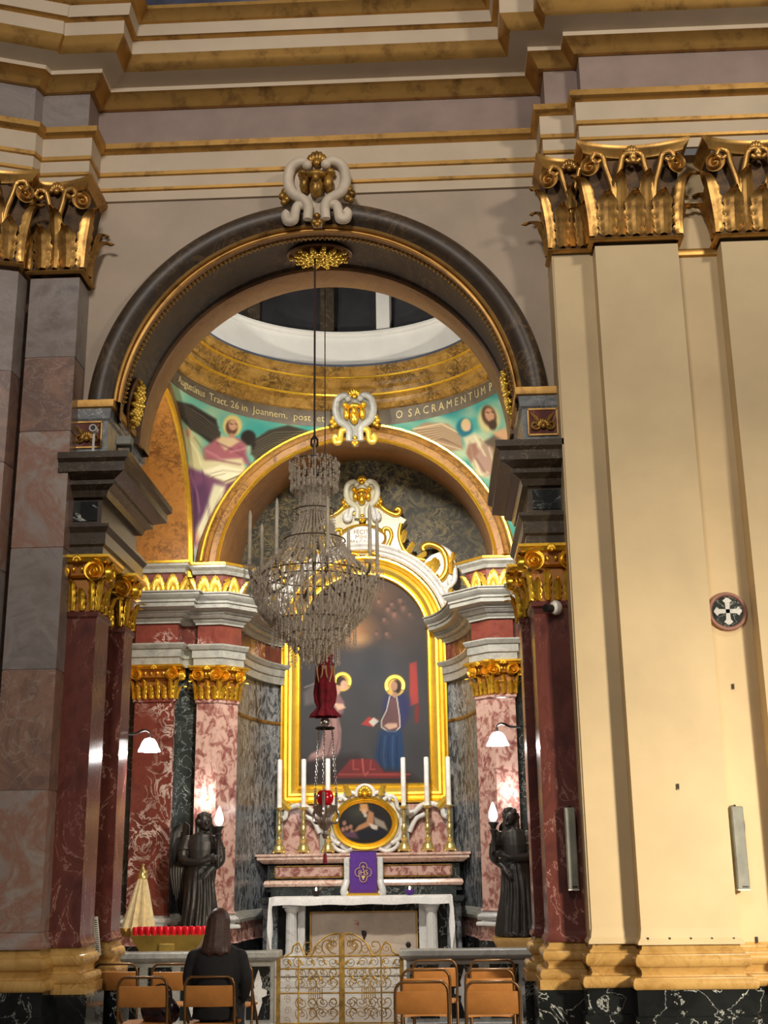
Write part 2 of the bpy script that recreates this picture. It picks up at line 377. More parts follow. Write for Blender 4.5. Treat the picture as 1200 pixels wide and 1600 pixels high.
def corinthian(parent, X0, X1, Yf, z0, z1, mat, depth=.3, right_end=True, left_end=True, rot=None):
    """capital as a part with leaves, volutes, abacus and rosette as sub-parts; modelled about the middle of the face"""
    h = z1-z0; wd = X1-X0; cx = (X0+X1)/2
    bell = MB(); P = []
    for i in range(8):
        t = i/7; e = .02+.05*t**3; P.append((e, h*.86*t))
    bell.sweep([(-wd/2, depth), (-wd/2, 0), (wd/2, 0), (wd/2, depth)], P)
    cap = obj('capital', bell.mesh('capital', 'shaded_gilt', .5), parent)
    M = Matrix.Translation(Vector((cx, Yf, z0))) @ (Matrix.Rotation(rot, 4, 'Z') if rot else Matrix.Identity(4))
    base = cap.matrix_parent_inverse.copy(); cap.matrix_parent_inverse = base @ M
    # abacus: concave front
    ab = MB(); rows = []
    for o, z in [(.02,h*.87),(.05,h*.88),(.06,h*.91),(.10,h*.95),(.11,h*.97),(.11,h)]:
        r = []
        for j in range(17):
            s = -1+2*j/16; q = .02+o+.13*s*s; r.append((s*(wd/2+o+.03), -q, z))
        rows.append([(-wd/2-o-.03, depth, z)] + r + [(wd/2+o+.03, depth, z)])
    ab.grid(rows); sub('abacus', ab, mat, cap, .5)
    nl = max(2, round(wd/.24)); lw = wd/nl
    lm = leaf_mesh('leaf', h*.38, lw*.86, 1.1, mat, 4, .014); um = leaf_mesh('leaf', h*.62, lw*.7, 1.25, mat, 6, .014)
    for i in range(nl):
        o = sub('leaf', lm, None, cap); o.location = (-wd/2+lw*(i+.5), -.01, 0)
    for i in range(nl+1):
        o = sub('leaf', um, None, cap); o.location = (-wd/2+lw*i, .0, 0)
        if i in (0, nl): o.rotation_euler.z = (-.78 if i == 0 else .78)
    for s in (-1, 1):                                     # side leaves
        o = sub('leaf', lm, None, cap); o.location = (s*wd/2, depth*.5, 0); o.rotation_euler.z = s*PI/2
        o = sub('leaf', um, None, cap); o.location = (s*wd/2, depth*.85, 0); o.rotation_euler.z = s*PI/2; o.scale = (1,.6,.94)
    nv = 2 if wd > .5 else 1
    for s in (-1, 1):
        st = stalk_mesh('volute_stalk', h*.52, mat, s, .10)
        cxs = [-.24*wd, .24*wd] if nv == 2 else [0]
        for q in cxs:
            o = sub('volute_stalk', st, None, cap); o.location = (q, -.04, h*.38)
    for s in (-1, 1):
        v = volute_mesh('volute', h*.105, mat, s, 1.6, .06); o = sub('volute', v, None, cap); o.location = (s*(wd/2+.01), -.13, h*.745); o.rotation_euler.z = s*.4
    o = sub('rosette', palm_mesh('rosette', .105, mat), None, cap); o.location = (0, -.10, h*.88)
    o = sub('collar', MB().sweep([(-wd/2-.012, depth), (-wd/2-.012, -.012), (wd/2+.012, -.012), (wd/2+.012, depth)], [(0,-.05),(.03,-.045),(.045,-.03),(.03,-.012),(0,-.005)]), mat, cap, .9)
    return cap
def composite(parent, X0, X1, Yf, z0, z1, mat, depth=.25, ext=0.):
    """Ionic volutes and an egg band over one row of leaves"""
    h = z1-z0; wd = X1-X0; cx = (X0+X1)/2
    bell = MB().sweep([(-wd/2, depth), (-wd/2, 0), (wd/2, 0), (wd/2, depth)], [(.0,0),(.0,h*.6),(.04,h*.66),(.05,h*.86)])
    cap = obj('capital', bell.mesh('capital', 'amber_ground', .5), parent)
    cap.matrix_parent_inverse = cap.matrix_parent_inverse @ Matrix.Translation(Vector((cx, Yf, z0)))
    sub('abacus', MB().sweep([(-wd/2, depth), (-wd/2, 0), (wd/2, 0), (wd/2, depth)], [(.05,h*.86),(.09,h*.88),(.10,h*.93),(.12,h*.95),(.12,h),(-.1,h)]), mat, cap, .5)
    sub('egg_band', MB().sweep([(-wd/2, depth), (-wd/2, 0), (wd/2, 0), (wd/2, depth)], [(.03,h*.60),(.07,h*.63),(.04,h*.66)]), mat, cap, .9)
    sub('egg_moulding', egg_row(-wd/2+.1, wd/2-.1, -.055, h*.75, .026, mat, 'egg_moulding'), None, cap)
    for s in (-1, 1):
        v = volute_mesh('volute', h*.19, mat, s, 2.2, .07); o = sub('volute', v, None, cap); o.location = (s*(wd/2-.03), -.05, h*.72); o.rotation_euler.z = s*.25
        o = sub('volute', v, None, cap); o.location = (s*(wd/2+.05), .06, h*.72); o.rotation_euler.z = s*PI/2
    nl = max(3, round(wd/.085)); lw = wd/nl; lm = leaf_mesh('leaf', h*.54, lw*.82, .55, mat, 4, .010); um = leaf_mesh('leaf', h*.34, lw*.9, .6, mat, 3, .010)
    for i in range(nl):
        o = sub('leaf', lm if i % 2 else um, None, cap); o.location = (-wd/2+lw*(i+.5), 0, 0)
    ns = max(1, round(depth/.14))
    for s in (-1, 1):
        for k in range(ns):
            o = sub('leaf', lm if k % 2 else um, None, cap); o.location = (s*wd/2, depth*(k+.5)/ns, 0); o.rotation_euler.z = s*PI/2
        o = sub('leaf', lm, None, cap); o.location = (s*wd/2, 0, 0); o.rotation_euler.z = s*PI/4
    o = sub('palmette', palm_mesh('palmette', h*.12, mat), None, cap); o.location = (0, -.10, h*.88)
    return cap
BASE = [(0,.30),(.008,.27),(.03,.255),(.03,.24),(.05,.235),(.065,.215),(.07,.19),(.065,.165),(.05,.15),(.04,.15),(.022,.125),(.018,.10),(.03,.085),(.085,.08),(.10,.06),(.105,.035),(.10,.012),(.085,0),(.0,0)]
def base_prof(z0, z1, k=1.): return [(o*k, z0+(z1-z0)*z/.30) for o, z in reversed(BASE)]
def pil_path(X0, X1, Yf, Yb): return [(X0,Yb),(X0,Yf),(X1,Yf),(X1,Yb)]
# ------------------------------------------------------------------ nave pilasters
def marble_slabs(r, path, zs):
    for k, (a, b) in enumerate(zip(zs[:-1], zs[1:])):
        MB().sweep(path, [(-.004,a+.004),(0,a+.007),(0,b-.007),(-.004,b-.004)]).build('marble_slab', ('old_grey_marble','old_grey_marble_b','old_grey_marble_c')[k % 3], r)
def nave_pilaster(X0, X1, Yf, Yb, label, shaft_mat, cap_mat, base_mat, plinth_mat, zp=.62, zb=.95, zc0=7.22, zc1=8.12, group='tall nave pilasters'):
    r = root('pilaster', ((X0+X1)/2, Yf, 0), label, 'pilaster', group, world=True)
    slabs = shaft_mat == 'old_grey_marble'
    MB().sweep(pil_path(X0,X1,Yf,Yb), [(.035,zb),(.035,zb+.02),(.012,zb+.05),(0,zb+.12),(-.006 if slabs else 0,zb+.13),(-.006 if slabs else 0,zc0-.08)]).build('shaft', shaft_mat, r, .4)
    if slabs: marble_slabs(r, pil_path(X0,X1,Yf,Yb), (1.08,2.25,3.3,4.42,5.55,6.30,7.14))
    MB().sweep(pil_path(X0,X1,Yf,Yb), base_prof(zp, zb)).build('base', base_mat, r, .7)
    MB().sweep(pil_path(X0,X1,Yf,Yb), [(.10,0),(.10,.42),(.075,.43),(.075,zp),(0,zp)]).build('plinth', plinth_mat, r)
    corinthian(r, X0, X1, Yf, zc0, zc1, cap_mat, Yb-Yf)
    return r
nave_pilaster(2.325, 2.70, -.315, -.05, 'narrow cream pilaster beside the chapel arch with gilded leafy capital', 'cream', 'nave_gold', 'yellow_marble', 'black_vein')
p2 = nave_pilaster(2.695, 3.465, -.51, -.30, 'broad cream pilaster with gilded capital left of the cross medallion', 'cream', 'nave_gold', 'yellow_marble', 'black_vein')
nave_pilaster(3.865, 4.635, -.51, -.30, 'broad cream pilaster cut off by the right edge, right of the cross medallion', 'cream', 'nave_gold', 'yellow_marble', 'black_vein')
# recess between the broad pilasters
t = struct(MB().sweep([(3.45,-.3),(3.88,-.3)], base_prof(.62,.95)).build('trim_2', 'yellow_marble', smooth=.7))
struct(MB().sweep([(3.4,-.3),(3.9,-.3)], [(.10,0),(.10,.42),(.075,.43),(.075,.62),(0,.62)]).build('baseboard_right', 'black_vein'))
struct(MB().sweep([(3.45,-.3),(3.88,-.3)], [(0,7.10),(.03,7.11),(.035,7.15),(.02,7.18),(0,7.18)]).build('trim_3', 'nave_gold', smooth=.7))
nave_pilaster(-2.755, -2.27, -.24, .1, 'grey and red marble pilaster with peeling top beside the arch', 'old_grey_marble', 'nave_gold', 'yellow_marble', 'black_vein')
# left-most pilaster on the slanted face
r = root('pilaster', (-3.35,-.60,0), 'grey marble pilaster on the slanted wall at the far left edge', 'pilaster', 'tall nave pilasters', world=True)
PA = [(-3.9,-.55),(-3.92,-.79),(-2.82,-.40),(-2.80,-.20)]
MB().sweep(PA, [(.035,.95),(.012,1.0),(0,1.08),(-.006,1.09),(-.006,7.14)]).build('shaft', 'old_grey_marble', r, .4)
marble_slabs(r, PA, (1.08,2.0,3.1,4.2,5.2,6.1,7.14))
MB().sweep(PA, base_prof(.62,.95)).build('base', 'yellow_marble', r, .7)
MB().sweep(PA, [(.10,0),(.10,.42),(.075,.43),(.075,.62),(0,.62)]).build('plinth', 'black_vein', r)
corinthian(r, -3.12-.31, -3.12+.31, -.52, 7.22, 8.12, 'nave_gold', .2, rot=math.atan2(.39,1.1))
# hooks and screw holes along the foot of the cream pilaster
hk = MB().box(-.008,.008,-.02,0,-.02,.012); hk.box(-.005,.005,-.028,-.015,-.035,-.015)
hm = hk.mesh('hook','iron')
for u, w_ in zip((1012, 1046, 1079, 1112, 1146), ('leftmost','second','middle','fourth','rightmost')):
    p = U(u, 1467, Y=-.51)
    o = tag(obj('wall_hook', hm), w_+' small dark hook of five in the foot of the broad cream pilaster', 'hook', 'hooks along the cream pilaster foot'); o.location = (p[0], -.51, p[2])
for u,v,Y,l in ((934,1469,-.315,'small dark hook at the foot of the narrow cream pilaster'),(1182,1466,-.3,'small dark hook in the recess right of the broad pilaster'),(1059,1227,-.51,'lone small hook halfway up the broad cream pilaster'),(1145,1071,-.3,'small square box fixed below the cross medallion')):
    p = U(u, v, Y=Y); o = tag(obj('wall_hook', hm), l, 'hook'); o.location = (p[0], Y, p[2])

# ================================================================== chapel piers and arch
def pier(sgn, side):
    S = lambda a, b: (min(sgn*a, sgn*b), max(sgn*a, sgn*b))
    mb = MB(); x = S(2.12, 2.45); mb.box(*x, .03, 1.32, 0, 4.4); struct(mb.build('wall_pier_'+side, 'green_black'))
    for (a, b, y0, y1, lab) in ((2.0, 2.36, 0., .43, 'front'), (1.94, 2.30, .79, 1.12, 'rear')):
        x0, x1 = S(a, b); lb = ('red marble pilaster with gilded scroll capital, front of the %s chapel pier' if lab == 'front' else 'narrow red marble pilaster with gilded scroll capital behind the %s chapel pier') % side
        r = root('pilaster', ((x0+x1)/2, y0, 0), lb, 'pilaster', 'red marble pier pilasters', world=True)
        P = pil_path(x0, x1, y0, y1)
        MB().sweep(P, [(.03,.95),(.03,.97),(.01,1.0),(0,1.05),(0,3.80),(.02,3.82),(.025,3.86),(0,3.87)]).build('shaft', 'red_marble_plain', r, .4)
        MB().sweep(P, base_prof(.66,.95,.9)).build('base', 'yellow_marble', r, .7)
        MB().sweep(P, [(.10,.58),(.10,.66),(0,.66)]).build('base_block', 'yellow_marble', r)
        MB().sweep(P, [(.12,0),(.12,.56),(.10,.58),(0,.58)]).build('plinth', 'black_vein', r)
        composite(r, x0, x1, y0, 3.87, 4.38, 'gold', y1-y0)
    # impost
    if sgn < 0: path = [(-2.36,.0),(-2.0,0),(-2.0,1.34),(-2.5,1.34)]
    else: path = [(2.5,1.34),(2.0,1.34),(2.0,0),(2.36,0)]
    mb = MB().sweep(path, [(-.1,4.37),(.04,4.37),(.04,4.47),(.065,4.49),(.065,4.60),(.10,4.65),(.10,4.68),(.0,4.69),(0,4.95),(.05,4.95),(.07,5.01),(.14,5.05),(.14,5.09),(.26,5.14),(.26,5.23),(.30,5.26),(.30,5.32),(0,5.33)])
    im = struct(mb.build('trim_impost_'+side, 'impost_stone', smooth=.5))
    MB().sweep(path, [(.0,5.33),(.04,5.33),(.04,5.42),(.02,5.44),(.02,5.72),(.04,5.74),(.05,5.84),(-.2,5.85)]).build('attic', 'blue_marble', im, .5)
    MB().sweep(path, [(.05,5.84),(.075,5.85),(.08,5.88),(.08,5.92),(-.4,5.92)]).build('gilded_moulding', 'nave_gold', im, .5)
    x0, x1 = S(2.04, 2.30)
    MB().box(x0, x1, -.012, .02, 4.73, 4.92).build('dark_panel', 'black_vein', im)
    MB().box(x0, x1, -.03, .0, 5.46, 5.70).build('red_panel', 'red_marble_plain', im)
    mb = MB()
    for (a,b,c,d) in ((x0-.012,x1+.012,5.70,5.715),(x0-.012,x1+.012,5.445,5.46),(x0-.012,x0,5.45,5.71),(x1,x1+.012,5.45,5.71)): mb.box(a,b,-.04,0,c,d)
    mb.build('panel_border', 'nave_gold', im)
    cx = (x0+x1)/2; pm = palm_mesh('gilded_palmette', .085, 'old_gold', 7)
    o = obj('gilded_palmette', pm, im); o.location = (cx, -.03, 5.53)
    for k in (-1, 1):
        MB().tube([(cx+k*p[0], -.045, p[2]) for p in spiral((.075, 5.545), .05, .012, PI, 1.3, 18)], .013, 6).build('gilded_scroll', 'old_gold', im, .9)
        MB().tube([(cx+k*.02,-.04,5.54),(cx+k*.07,-.045,5.62),(cx+k*.11,-.04,5.67)], [.012,.02,.008], 6).build('gilded_leaf', 'old_gold', im, .9)
    MB().box(min(sgn*2.0,sgn*1.985), max(sgn*2.0,sgn*1.985), .25, 1.1, 5.46, 5.70).build('red_panel', 'red_marble_plain', im)
    return im
pier(-1, 'left'); pier(1, 'right')

# --- front arch
AXC = .02
arch = struct(MB().arc([(2.24,.12),(2.23,.02),(2.21,-.02),(2.18,-.06),(2.13,-.085),(2.07,-.08),(2.02,-.05),(1.985,-.005),(1.975,.0)], AXC, ZC, .066, PI-.066, n=72).build('trim_arch_front', 'arch_dark', smooth=.6))
MB().arc([(1.975,0),(1.97,-.02),(1.955,-.03),(1.94,-.02),(1.935,.0),(1.93,.015),(1.922,.0),(1.912,.0),(1.905,.02),(1.905,.035)], AXC, ZC, .074, PI-.074, n=72).build('gilded_moulding', 'nave_gold', arch, .6)
MB().arc([(1.905,.035),(1.91,.10),(1.925,.105),(1.925,.20),(1.935,.21)], AXC, ZC, n=72).build('ornament_band', 'arch_brown', arch, .6)
MB().arc([(1.935,.21),(1.965,.22),(1.975,.35),(1.975,.70),(1.96,.82),(1.935,.84)], AXC, ZC, n=72).build('soffit', 'arch_dark', arch, .6)
MB().arc([(1.935,.84),(1.905,.85),(1.90,.87),(1.90,1.24),(1.91,1.26),(2.1,1.28),(3.2,1.30)], AXC, ZC, n=72).build('rear_rib', 'arch_brown', arch, .6)
bm_ = MB().ball((0,0,0), (.022,.03,.024), 8, 5); bm_.ball((.0,-.012,.03), (.012,.014,.012), 6, 4); bead = bm_.mesh('bead_ornament', 'old_gold', .9)
for k in range(118):
    a = .10+(PI-.2)*k/117; o = obj('bead_ornament', bead, arch)
    o.location = (AXC+1.918*math.cos(a), .15, ZC+1.918*math.sin(a)); o.rotation_euler = (0, -a-PI/2, 0)
def rosette(name, M, a, b, label):
    r = root(name, M.to_translation(), label, 'ornament', 'gilded soffit rosettes'); r.matrix_world = M
    MB().lathe([(0,-.012),(1.,-.012),(1.04,-.03),(1.0,-.045),(.9,-.03),(.88,-.02)], 32, sx=a, sy=b).build('plate', 'arch_brown', r, .7)
    for k in range(14):
        t = 2*PI*k/14; L = .80+.10*(k % 2); mb = MB()
        for q, rr_ in ((.30,.16),(.5,.17),(.68,.15),(L,.10)):
            mb.ball((math.cos(t)*a*q, math.sin(t)*b*q, -.05-.02*math.sin(q*PI)), (rr_*a*.75, rr_*b*.9, .028), 8, 6)
        mb.build('leaf', 'gold_leaf', r, .9)
    MB().ball((0,0,-.05), (.06,.05,.05)).build('centre', 'gold_leaf', r, .9)
    return r
rosette('soffit_rosette', Matrix.Translation((AXC-.02,.56,ZC+1.96)), .33, .24, 'gilded leaf rosette on an oval plate at the crown of the arch')
for s, lab in ((-1,'left'),(1,'right')):
    a = PI/2+s*-1.40 if s > 0 else PI/2+1.40
    ang = .17 if s > 0 else PI-.17
    M = Matrix.Translation((AXC+1.955*math.cos(ang), .56, ZC+1.955*math.sin(ang))) @ Matrix.Rotation(-(ang-PI/2), 4, 'Y')
    rosette('soffit_rosette', M, .27, .2, 'gilded leaf rosette low on the %s springing of the arch' % lab)

# ------------------------------------------------------------------ cartouche (keystone ornaments)
def cartouche(name, c, W, H, mats, label, depth=.12):
    """c: centre of the whole ornament on its wall; mats: scroll, accent"""
    r = root(name, (c[0], c[1], c[2]-H/2), label, 'cartouche')
    def L(x, z, y=0): return (x*W/2, y, (z+1)*H/2)
    out = [(-.12,-.95),(-.32,-.6),(-.2,-.3),(-.62,-.02),(-.8,.4),(-.62,.8),(-.3,.92),(0,.95)]
    poly = [L(x,z) for x,z in out] + [L(-x,z) for x,z in reversed(out[:-1])]
    MB().prism([(p[0],p[2]) for p in poly], -depth*.35, depth*.3, b=.01).build('shield', mats[0], r)
    for s in (-1, 1):
        P = bez([L(s*.26,.78,-depth*.6), L(s*.46,.84,-depth*.7), L(s*.74,.70,-depth*.6), L(s*.82,.3,-depth*.5), L(s*.68,-.06,-depth*.5), L(s*.36,-.30,-depth*.6), L(s*.24,-.5,-depth*.6), L(s*.26,-.86,-depth*.55)], 7)
        n = len(P); MB().tube(P, [W*.085*(1-.2*abs(2*i/n-1)) for i in range(n)], 9, flat=1.0).build('c_scroll', mats[0], r, .9)
        MB().ball(L(s*.27,.72,-depth*.75), W*.075).build('scroll_eye', mats[0], r, .9)
        P = bez([L(s*.40,-.42,-depth*.5), L(s*.56,-.46,-depth*.55), L(s*.62,-.68,-depth*.55), L(s*.66,-.88,-depth*.6), L(s*.82,-.90,-depth*.6), L(s*.88,-.74,-depth*.6), L(s*.80,-.66,-depth*.6)], 6)
        MB().tube(P, W*.07, 9).build('lower_scroll', mats[2] if len(mats) > 2 else mats[0], r, .9)
        mb = MB()
        for (x,z,q) in ((.9,.06,.075),(1.0,-.06,.06),(.86,-.16,.06),(.96,-.24,.05)): mb.ball(L(s*x,z,-depth*.3), W*q, 8, 6)
        mb.build('side_flower', mats[1], r, .9)
    mb = MB()
    for (x,z,rx,rz,y) in ((0,.02,.2,.3,.8),(-.34,.18,.15,.26,.6),(.34,.18,.15,.26,.6),(0,.42,.3,.12,.7),(-.4,.48,.14,.12,.6),(.4,.48,.14,.12,.6),(0,.2,.11,.18,1.0)):
        p = L(x,z,-depth*y); mb.ball(p, (W*rx*.52, depth*.42, H*rz*.5), 10, 7)
    mb.build('shell', mats[1], r, .9)
    o = obj('crest', palm_mesh('crest', W*.2, mats[1]), r); o.location = L(0,.82,-depth*.4)
    mb = MB()
    for (x,z) in ((0,-.72),(-.08,-.9),(.08,-.9),(0,-.98)): mb.ball(L(x,z,-depth*.4), W*.05, 8, 6)
    mb.build('pendant', mats[1], r, .9)
    return r
p = U(497, 299, Y=-.1)
cartouche('keystone_cartouche', (p[0]-.01, -.02, 8.06), .70, .74, ('scroll_white','old_gold'), 'white scrolled cartouche with dark gilt shell on the keystone of the front arch', .2)
# ================================================================== chapel shell
YB, RB, ZR = 3.45, 2.30, 7.70            # domed bay: centre depth, half width, height of the ring
SPH = RB*math.sqrt(2); ZS = ZR-RB
# ------------------------------------------------------------------ painter: colours evaluated at surface points, in photograph pixels
class Paint:
    def __init__(s, u, v, base):
        s.u = np.asarray(u, float); s.v = np.asarray(v, float); s.c = np.tile(np.array(base, float), (len(s.u), 1))
    def put(s, a, colr):
        a = np.clip(a, 0, 1)[:, None]; s.c = s.c*(1-a)+np.array(colr, float)*a; return s
    def ell(s, cx, cy, rx, ry, colr, soft=.25, rot=0., al=1.):
        du, dv = s.u-cx, s.v-cy; c, q = math.cos(rot), math.sin(rot); x = (du*c+dv*q)/rx; y = (-du*q+dv*c)/ry
        return s.put(al*(1-(np.hypot(x, y)-1+soft)/soft), colr)
    def poly(s, pts, colr, soft=2., al=1.):
        P = np.array(pts, float); inside = np.zeros(len(s.u), bool); dist = np.full(len(s.u), 1e9)
        for i in range(len(P)):
            a, b = P[i-1], P[i]; d = b-a; L = d@d+1e-9
            t = np.clip(((s.u-a[0])*d[0]+(s.v-a[1])*d[1])/L, 0, 1)
            dist = np.minimum(dist, np.hypot(s.u-a[0]-t*d[0], s.v-a[1]-t*d[1]))
            cr = ((a[1] > s.v) != (b[1] > s.v)); den = (b[1]-a[1]) if abs(b[1]-a[1]) > 1e-9 else 1e-9
            inside ^= cr & (s.u < a[0]+(s.v-a[1])/den*d[0])
        sd = np.where(inside, dist, -dist); return s.put(al*(sd/soft+.5), colr)
    def line(s, pts, wd, colr, soft=1., al=1.):
        P = np.array(pts, float); dist = np.full(len(s.u), 1e9)
        for a, b in zip(P[:-1], P[1:]):
            d = b-a; L = d@d+1e-9; t = np.clip(((s.u-a[0])*d[0]+(s.v-a[1])*d[1])/L, 0, 1)
            dist = np.minimum(dist, np.hypot(s.u-a[0]-t*d[0], s.v-a[1]-t*d[1]))
        return s.put(al*((wd/2-dist)/soft+.5), colr)
    def cloud(s, colr, amt, sc_=.05, seed=0, box=None):
        rg = np.random.default_rng(seed); f = np.zeros(len(s.u))
        for k in range(10):
            a = rg.uniform(0, 2*PI); q = sc_*rg.uniform(.5, 2.2); f += np.sin((s.u*math.cos(a)+s.v*math.sin(a))*q*2+rg.uniform(0, 6.28))/3.2
        m = np.clip(f*.5+.35, 0, 1)*amt
        if box is not None: m = m*np.clip(1-(np.hypot((s.u-box[0])/box[2], (s.v-box[1])/box[3])-.6)/.4, 0, 1)
        return s.put(m, colr)
def painted(name):
    m, nt, b = newmat(name); a = nt.nodes.new('ShaderNodeVertexColor'); a.layer_name = 'Col'
    n = noise(nt, tc(nt), 60., 3); mx = nt.nodes.new('ShaderNodeMix'); mx.data_type = 'RGBA'; mx.blend_type = 'MULTIPLY'; mx.inputs[0].default_value = .18
    nt.links.new(a.outputs[0], mx.inputs[6]); nt.links.new(n, mx.inputs[7]); nt.links.new(mx.outputs[2], b.inputs['Base Color'])
    b.inputs['Roughness'].default_value = .45; return m
painted('fresco'); painted('canvas'); MATS['canvas'].node_tree.nodes['Principled BSDF'].inputs['Roughness'].default_value = .6; MATS['canvas'].node_tree.nodes['Principled BSDF'].inputs['Specular IOR Level'].default_value = .2
def paint_mesh(me, fn):
    n = len(me.vertices); P = np.zeros(n*3); me.vertices.foreach_get('co', P); u, v = project(P.reshape(-1, 3))
    c = np.clip(fn(u, v).c/255., 0, 1); c = np.where(c <= .04045, c/12.92, ((c+.055)/1.055)**2.4)
    at = me.color_attributes.new('Col', 'FLOAT_COLOR', 'POINT'); at.data.foreach_set('color', np.c_[c, np.ones(n)].ravel()); me.shade_smooth()

# --- pendentives with their murals
def pendentive(sx, sy, name, fn, res=(120, 84)):
    rows = []
    for i in range(res[0]+1):
        th = (PI/2)*i/res[0]; c, s = math.cos(th), math.sin(th); lim = min(RB/max(c, 1e-6), RB/max(s, 1e-6)); row = []
        for j in range(res[1]+1):
            rho = RB+(lim-RB)*j/res[1]; z = ZS+math.sqrt(max(0, SPH**2-rho**2)); row.append((sx*rho*c, YB+sy*rho*s, z))
        rows.append(row)
    me = MB().grid(rows).mesh(name, 'fresco'); paint_mesh(me, fn); return me
SKY = (70,158,148)
def mural_left(u, v):
    p = Paint(u, v, SKY); p.cloud((196,206,158), .75, .055, 3); p.poly([(262,590),(330,640),(300,690),(268,660)], (150,196,160), 30, .6)
    p.ell(300,690,34,30,(210,206,150),.8,0,.8); p.ell(430,675,50,16,(40,140,132),.9,0,.8); p.ell(400,700,40,22,(196,190,150),.8,0,.7)
    p.poly([(268,625),(300,632),(338,655),(346,690),(330,694),(312,680),(296,668),(276,648)], (46,44,40), 4)        # eagle wings
    p.line([(285,640),(338,676)], 2, (92,88,76), 2, .7); p.line([(300,640),(342,668)], 2, (84,80,70), 2, .7)
    p.poly([(392,690),(420,672),(450,664),(484,674),(462,690),(430,706),(408,722),(392,710)], (58,56,48), 4)
    p.line([(400,705),(470,674)], 2, (104,98,80), 2, .7); p.line([(404,716),(440,690)], 2, (104,98,80), 2, .7)
    for k in range(14):                                                                                    # feathers
        t = k/13; p.line([(344-8*t,676+14*t),(318-20*t,652+18*t),(270+20*t,624+30*t)], 2.6, (30,28,26) if k % 2 else (96,90,76), 2.2, .75)
        p.line([(394+4*t,694+24*t),(430-4*t,676+26*t),(482-36*t,674+26*t)], 2.4, (36,34,30) if k % 2 else (110,104,84), 2.2, .7)
    p.ell(388,684,14,14,(34,32,30),.3); p.poly([(392,682),(400,694),(396,704),(390,692)], (40,36,32), 2)
    p.ell(363,665,17,19,(214,194,120),.25); p.ell(362,668,11,14,(92,62,48),.3); p.ell(364,664,8,10,(196,150,118),.3); p.ell(362,684,6,9,(176,132,104),.4)
    p.poly([(318,700),(340,684),(372,684),(384,694),(386,724),(350,738),(316,728)], (160,96,104), 5)                  # rose tunic
    p.poly([(338,688),(352,704),(374,690),(366,684),(346,682)], (206,182,140), 4)
    p.poly([(296,676),(304,680),(312,704),(322,724),(308,740),(296,730),(294,700)], (196,190,140), 4); p.ell(294,676,5,9,(200,154,120),.4)
    p.poly([(312,720),(378,716),(388,740),(352,760),(318,748)], (208,202,158), 5)                                     # sleeve and book
    p.poly([(312,738),(346,726),(386,736),(352,752)], (232,226,192), 2); p.line([(314,740),(350,753),(386,738)], 2.2, (120,100,70), 1)
    p.poly([(292,728),(312,736),(352,756),(390,744),(402,760),(372,790),(346,820),(330,850),(316,862),(300,868),(294,820),(290,770)], (108,66,96), 5)
    p.poly([(300,760),(322,752),(334,790),(322,846),(304,856),(298,800)], (82,48,80), 8, .8)
    p.poly([(334,756),(352,760),(348,790),(336,816),(324,836),(308,844),(306,830),(320,800)], (206,204,170), 6)      # pale robe fold
    p.line([(346,770),(322,826)], 2.5, (150,146,120), 3, .8); p.line([(374,700),(398,740)], 6, (140,80,98), 4, .8)
    for (a, b, c_) in (((322,704),(350,722),(200,140,146)),((340,692),(378,712),(116,62,76)),((320,716),(376,726),(120,64,80)),((298,740),(312,800),(140,92,126)),((304,770),(300,850),(60,34,60)),((384,752),(340,812),(74,42,72)),((396,760),(352,800),(146,98,130)),((346,764),(334,806),(232,230,204)),((352,770),(322,838),(120,118,98)),((298,690),(314,726),(228,224,180)),((304,684),(322,718),(138,132,92)),((360,706),(384,700),(196,136,140)),((316,736),(330,852),(90,52,84))):
        p.line([a, ((a[0]+b[0])/2+3, (a[1]+b[1])/2), b], 2.6, c_, 3, .75)
    p.line([(322,742),(348,735),(380,738)], 1.2, (150,140,110), 1); p.line([(326,746),(352,740)], 1.2, (150,140,110), 1); p.line([(360,662),(363,663)], 1.4, (70,46,36), 1); p.line([(367,662),(370,663)], 1.4, (70,46,36), 1)
    p.ell(308,842,4,12,(198,150,122),.4); p.poly([(380,738),(400,750),(394,756),(376,746)], (206,160,128), 3)
    p.ell(304,862,14,8,(200,206,200),.6); p.ell(306,880,16,10,(60,74,120),.6); return p
